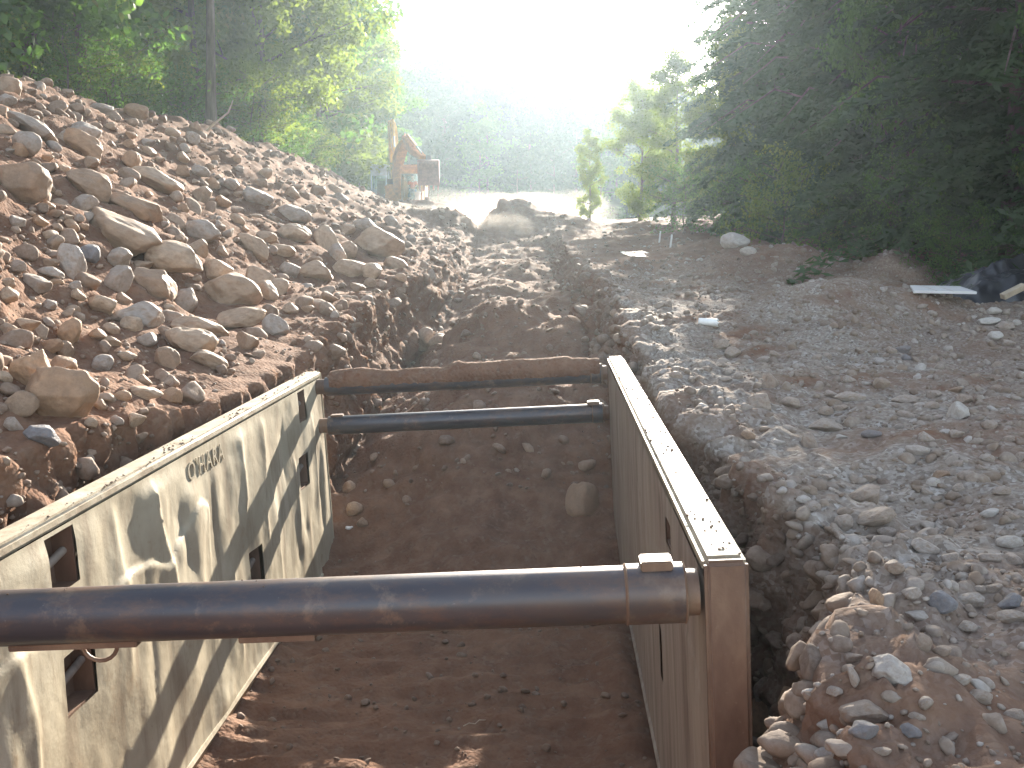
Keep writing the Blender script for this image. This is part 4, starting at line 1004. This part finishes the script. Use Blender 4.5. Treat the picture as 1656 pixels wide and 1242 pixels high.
# ------------------------------------------------------------------ the operator, one skinned body
def skinned(name, joints, edges, mat, parent, sub=2):
    me = bpy.data.meshes.new(name); me.from_pydata([j[0] for j in joints], edges, [])
    o = bpy.data.objects.new(name, me); COL.objects.link(o)
    o.modifiers.new('skin', 'SKIN'); me.update()
    if not me.skin_vertices:
        bm = bmesh.new(); bm.from_mesh(me); bm.verts.layers.skin.verify(); bm.to_mesh(me); bm.free()
    for v, j in zip(me.skin_vertices[0].data, joints): v.radius = (j[1], j[1] * (j[2] if len(j) > 2 else 1)); v.use_root = False
    me.skin_vertices[0].data[0].use_root = True
    sm = o.modifiers.new('sub', 'SUBSURF'); sm.levels = sm.render_levels = sub
    bpy.context.view_layer.update()
    m2 = bpy.data.meshes.new_from_object(o.evaluated_get(bpy.context.evaluated_depsgraph_get())); bpy.data.objects.remove(o)
    m2.name = name; m2.materials.clear(); m2.materials.append(mat); m2.polygons.foreach_set('use_smooth', [True] * len(m2.polygons))
    return link(name, m2, parent)
M_skin = mat_simple('skin', (.42, .24, .16), .6, 0, .1); M_hair = mat_simple('dark_hair', (.03, .02, .015), .7)
M_shirt = mat_simple('red_orange_cloth', (.75, .10, .035), .85, 0, .12); M_jeans = mat_simple('blue_denim', (.09, .13, .23), .9, 0, .2)
pe = empty('person', (EX + .06, EY - .22, EZ + .06)); tag(pe, 'person in orange red shirt and blue jeans sitting in the excavator cab', 'person')
J = [((0, .02, .62), .15), ((0, .05, .85), .14), ((0, .06, 1.08), .16), ((0, .05, 1.25), .10), ((0, .02, 1.34), .055), ((0, -.01, 1.44), .085), ((0, -.0, 1.56), .098), ((0, 0, 1.635), .06),
     ((.19, .05, 1.2), .07), ((.27, -.04, .95), .048), ((.2, -.3, .86), .036), ((-.19, .05, 1.2), .07), ((-.27, -.04, .95), .048), ((-.2, -.3, .86), .036),
     ((.11, -.05, .6), .10), ((.15, -.42, .6), .07), ((.15, -.48, .18), .048), ((.16, -.6, .08), .04), ((-.11, -.05, .6), .10), ((-.15, -.42, .6), .07), ((-.15, -.48, .18), .048), ((-.16, -.6, .08), .04),
     ((.0, -.105, 1.49), .02)]
ED = [(0, 1), (1, 2), (2, 3), (3, 4), (4, 5), (5, 6), (6, 7), (3, 8), (8, 9), (9, 10), (3, 11), (11, 12), (12, 13), (0, 14), (14, 15), (15, 16), (16, 17), (0, 18), (18, 19), (19, 20), (20, 21), (5, 22)]
for sx in (1, -1):                                                   # hands: five fingers each
    wr = 10 if sx > 0 else 13; bx, by, bz = J[wr][0]
    pm = len(J); J.append(((bx - sx*.01, by - .07, bz), .036, .6)); ED.append((wr, pm))
    for k in range(4):
        f = len(J); J.append(((bx - sx*.01 + (k - 1.5) * .021, by - .13 - .008 * (1.5 - abs(k - 1.5)), bz - .005), .010)); J.append(((bx - sx*.01 + (k - 1.5) * .022, by - .155, bz - .035), .008)); ED += [(pm, f), (f, f + 1)]
    f = len(J); J.append(((bx - sx*.055, by - .085, bz - .012), .011)); ED.append((pm, f))
body = skinned('body', J, ED, M_skin, pe)
skinned('shirt', [((0, .025, .70), .175), ((0, .05, .88), .165), ((0, .06, 1.08), .185), ((0, .05, 1.24), .12), ((.2, .05, 1.2), .085), ((.265, -.02, 1.0), .07), ((-.2, .05, 1.2), .085), ((-.265, -.02, 1.0), .07)], [(0, 1), (1, 2), (2, 3), (3, 4), (4, 5), (3, 6), (6, 7)], M_shirt, pe)
skinned('jeans', [((0, .02, .61), .165), ((.11, -.05, .6), .115), ((.15, -.42, .6), .085), ((.15, -.48, .22), .07), ((-.11, -.05, .6), .115), ((-.15, -.42, .6), .085), ((-.15, -.48, .22), .07)], [(0, 1), (1, 2), (2, 3), (0, 4), (4, 5), (5, 6)], M_jeans, pe)
hv, hf = ico(3); hv = hv * np.array([.108, .118, .10]) + np.array([0, .02, 1.60]); hk = hv[hf].mean(1); link('hair', np_mesh('hair', hv, hf[(hk[:, 2] > 1.575) | (hk[:, 1] > .05)], M_hair), pe)
for sx in (-1, 1):
    ev, ef = ico(2); link('eye', np_mesh('eye', ev * .013 + np.array([sx * .035, -.092, 1.535]), ef, M_hair), pe)
    link('ear', np_mesh('ear', ev * np.array([.012, .025, .034]) + np.array([sx * .1, 0, 1.52]), ef, M_skin), pe)
wb = empty('white_bucket', (EX + .44, EY - 1.16, EZ + .12)); tag(wb, 'white plastic bucket hung on the front of the excavator cab', 'bucket')
b = MB(); n = 20; ring = lambda r_, z: [(r_ * math.cos(2*math.pi*i/n), r_ * math.sin(2*math.pi*i/n), z) for i in range(n)]
rs = [ring(.165, 0), ring(.205, .44), ring(.225, .44), ring(.225, .475), ring(.195, .475), ring(.155, .02)]; vs = [v for q_ in rs for v in q_]
b.add(vs, [tuple(reversed(range(n)))] + [(n*k + i, n*k + (i+1) % n, n*(k+1) + (i+1) % n, n*(k+1) + i) for k in range(5) for i in range(n)] + [tuple(5*n + i for i in range(n))]); b.build('pail', M_white, wb, smooth=True)
b = MB(); b.tube([(.215 * math.cos(a), 0, .46 + .34 * math.sin(a)) for a in np.linspace(0, math.pi, 14)], .012, 6); b.build('handle', M_chrome, wb)

# ------------------------------------------------------------------ things lying about
M_tarp = NT('black_plastic'); _a = M_tarp.noise(3, 5); M_tarp.bsdf((.018, .018, .024), .3, M_tarp.bump(_a, .25, .03), spec=.55); M_tarp = M_tarp.m
M_board = mat_simple('white_board', (.62, .61, .60), .5, 0, .06, 2, .3, .05); M_wood = mat_simple('pale_lumber', (.42, .34, .25), .8, 0, .25, 6)
def sheet_heap(label, px, py, wid, dep, hgt, seed, prof):
    p, nn = hit(px, py); nu, nv = 90, 60
    u, v = np.meshgrid(np.linspace(0, 1, nu), np.linspace(0, 1, nv)); X = (u - .5) * wid; Y_ = (v - .35) * dep
    h = np.interp(u, *zip(*prof)) * np.clip(np.sin(np.pi * np.clip(v * 1.02, 0, 1)), 0, 1) ** .6 * hgt
    q = np.stack([u*3 + v*1.6, v * 1.4 - u*.8, u*0 + seed], -1)
    fold = fbm(q * np.array([1.1, 3.0, 1]), 4, .5, True); h = h * (1 + .35 * fold) + .05 * fold * np.clip(h * 6, 0, 1)
    X = X + .1 * fbm(q * 1.3 + 4, 3); Y_ = Y_ + .12 * fbm(q * 1.3 + 8, 3)
    z0 = np.array([gz(p.x + float(a), p.y + float(b_)) for a, b_ in zip(X[::6, ::9].ravel(), Y_[::6, ::9].ravel())]).mean()
    V = np.stack([X, Y_, h + z0 - p.z - .04], -1).reshape(-1, 3); i = np.arange(nu*nv).reshape(nv, nu)
    o = link('plastic_sheet', np_mesh('plastic_sheet', V, np.stack([i[:-1, :-1], i[:-1, 1:], i[1:, 1:], i[1:, :-1]], -1).reshape(-1, 4), M_tarp), None, p)
    s_ = o.modifiers.new('thick', 'SOLIDIFY'); s_.thickness = .006
    return tag(o, label, 'plastic sheet')
sheet_heap('heap of glossy black plastic sheet rising to a rounded fold beside the dark trees', 1612, 488, 2.1, 1.3, .6, 3, [(0, .03), (.15, .28), (.32, .62), (.5, .92), (.7, 1), (.9, .85), (1, .3)])
sheet_heap('smaller crumpled black plastic behind the white board', 1558, 468, 1.0, .7, .24, 9, [(0, .1), (.25, .5), (.5, .75), (.8, .9), (1, .3)])
p, _ = hit(1520, 483)
b = MB(); b.prism([(-.44, -.28), (.42, -.28), (.46, .34), (-.24, .36)], (1, 0, 0), (0, 1, 0), (0, 0, 1), (0, 0, 0), 0, .035)
o = b.build('board', M_board, None, bevel=.004); o.location = p + Vector((0, .1, .10)); o.rotation_euler = (R(5), R(1), 0); tag(o, 'flat white sheet of board lying at the left end of the black plastic', 'board')
for k in (-.12, .1):
    g = MB(); g.box((k, -.27, .0352), (k + .006, .34, .0375)); g.build('seam', M_wood, o)
p, _ = hit(1622, 492)
b = MB(); b.box((-.19, -.05, -.04), (.19, .05, .04)); o = b.build('wood_block', M_wood, None, bevel=.004); o.location = p + Vector((0, -.28, .2)); o.rotation_euler = (R(10), R(-24), R(12)); tag(o, 'short pale end of lumber leaning on the black plastic sheet', 'lumber')
p, _ = hit(1145, 527)
r5 = np.random.default_rng(3); b = MB(); n = 22; vs = []
for t, ri in ((0, .05), (1, .062)):
    for rr_ in (ri, ri - .014):
        for i in range(n):
            a = 2*math.pi*i/n; vs.append((-.12 + .24 * t + (r5.uniform(-.03, .02) if t else 0), rr_ * math.cos(a), rr_ * math.sin(a) * .85))
fs = []
for i in range(n):
    j = (i + 1) % n; fs += [(i, j, 2*n + j, 2*n + i), (n + j, n + i, 3*n + i, 3*n + j), (j, i, n + i, n + j), (2*n + i, 2*n + j, 3*n + j, 3*n + i)]
b.add(vs, fs); b.add([(-.1205, .045 * math.cos(2*math.pi*i/n), .04 * math.sin(2*math.pi*i/n)) for i in range(n)], [tuple(range(n))])
o = b.build('foam_cup', M_white, None); o.location = p + Vector((0, 0, .05)); o.rotation_euler = (0, R(4), R(-8)); tag(o, 'torn white foam cup lying on its side at the edge of the gravel', 'cup')
p, _ = hit(565, 856); V, F = stone_shape(2, 77, (.05, .035, .02), 5, .9, .2)
if p: tag(link('litter', np_mesh('litter', V, F, M_white, False), None, p + Vector((0, 0, .02))), 'scrap of white litter at the bottom corner of the tan side wall', 'litter')
for px, py, lab in ((1066, 392, 'thin pale survey stake at the far road edge'), (1084, 400, 'shorter survey stake nearer the pale rock')):
    p, _ = hit(px, py); b = MB(); b.box((-.025, -.012, -.15), (.025, .012, .36)); o = b.build('survey_stake', M_board, None, bevel=.003)
    o.location = p; o.rotation_euler = (R(4), R(5), .2); tag(o, lab, 'stake')
p, _ = hit(768, 1178); b = MB(); q = [(-.09, 0, .02), (-.045, .02, .035), (0, .015, .03), (.035, .05, .045), (.075, .06, .04), (.09, .09, .03)]
b.tube(q, [.004, .005, .004, .005, .004, .002], 6); o = b.build('twig', M_wood, None, smooth=True); o.location = p; tag(o, 'thin pale crooked twig on the dark trench floor', 'twig')
p, _ = hit(345, 222)
if p:
    b = MB(); b.tube([(-.5, 0, .0), (-.1, .05, .4), (.35, .1, .75), (.5, .1, 1.1)], [.04, .035, .025, .01], 7); o = b.build('fallen_branch', M_wood, None, smooth=True); o.location = p + Vector((0, .3, 0)); tag(o, 'bare broken branch leaning by the dark trunk on the crest', 'branch')
# earth lying along the upper far spreader
nu, nv = 220, 14; t = np.linspace(0, 1, nu); a = np.linspace(-.15, math.pi + .15, nv); T_, A_ = np.meshgrid(t, a, indexing='ij')
top = .055 + .035 * fbm(np.stack([T_ * 9, T_*0, T_*0 + 2], -1), 4) + .05 * np.clip((T_ - .42) / .06, 0, 1) * np.clip((.97 - T_) / .1, 0, 1) + .02 * np.clip((.4 - T_) / .1, 0, 1)
rad_ = .098 + np.clip(top, .012, 1) * np.clip(np.sin(A_), 0, 1) ** .8 + .008 * fbm(np.stack([T_*60, A_*3, T_*0], -1), 2)
V = np.stack([-BW + .16 + T_ * (BW - .26), 7.1 + np.cos(A_) * rad_, -.16 + np.sin(A_) * rad_], -1).reshape(-1, 3); i = np.arange(nu*nv).reshape(nu, nv)
V = np.array([(BM @ Vector(v))[:] for v in V])
tag(link('loose_dirt', np_mesh('loose_dirt', V, np.stack([i[:-1, :-1], i[:-1, 1:], i[1:, 1:], i[1:, :-1]], -1).reshape(-1, 4), M_ground)), kind='stuff')
# wet patch on the road
p, _ = hit(1030, 409); b = MB(); n = 40
b.add([((.4) * math.cos(q_) * (1 + .35 * mnoise.noise((math.cos(q_) * 1.5, math.sin(q_) * 1.5, 3))), 1.3 * math.sin(q_) * (1 + .35 * mnoise.noise((math.cos(q_) * 1.5, math.sin(q_) * 1.5, 8))), 0) for q_ in np.linspace(0, 2*math.pi, n, endpoint=False)], [tuple(range(n))])
M_wet = NT('puddle_water'); M_wet.bsdf((.06, .045, .035), .3, M_wet.bump(M_wet.noise(9, 3), .12, .01), spec=.6)
o = b.build('water', M_wet.m); o.location = p + Vector((0, 0, -.015)); o.rotation_euler = (R(3.2), 0, 0); tag(o, kind='structure')

# ------------------------------------------------------------------ haze and dust
def vol_mat(name, dens, col, aniso):
    m = NT(name); p = m.n('ShaderNodeVolumePrincipled')
    for a_ in ('Density Attribute', 'Color Attribute', 'Temperature Attribute'):
        if a_ in p.inputs: p.inputs[a_].default_value = ''
    p.inputs['Color'].default_value = (*col, 1); p.inputs['Density'].default_value = dens; p.inputs['Anisotropy'].default_value = aniso
    m.l(p.outputs[0], m.out.inputs['Volume']); return m.m
hz = MB(); hz.box((-140, -25, -7.2), (140, 222, 34)); tag(hz.build('haze', vol_mat('hazy_air', HAZE_DENSITY, (.70, .87, 1.0), .67)), kind='stuff')

# dust thrown up around the machines and along the berm
du = vol_mat('dust_air', .018, (.95, .9, .82), .7)
DV = []; DF = []; off = 0
for k, (px, Yd, w_, h_, zc) in enumerate([(735, 55, 2.2, .9, .3), (790, 53, 2.6, .8, .3), (850, 55, 2.8, 1.0, .4), (905, 54, 2.2, 1.1, .4), (930, 52, 1.6, .7, .2), (700, 47, 1.5, .5, .2), (740, 45, 1.9, .55, .2), (785, 43, 1.6, .4, .2), (820, 42, 1.2, .5, .3), (870, 58, 3.0, 1.5, .8), (800, 59, 3.0, 1.2, .6), (925, 57, 2.4, 1.3, .8)]):
    V, F = ico(3); V = V + (V / np.linalg.norm(V, axis=1, keepdims=True)) * (.45 * fbm(V * 1.5 + k * 7, 4))[:, None]
    x_ = (px - CX) / FPX * Yd; g_ = gz(x_, Yd)
    o = link('dust', np_mesh('dust', V * np.array([w_, w_ * .8, h_]), F, du), None, Vector((x_, Yd, g_ + zc))); tag(o, kind='stuff')
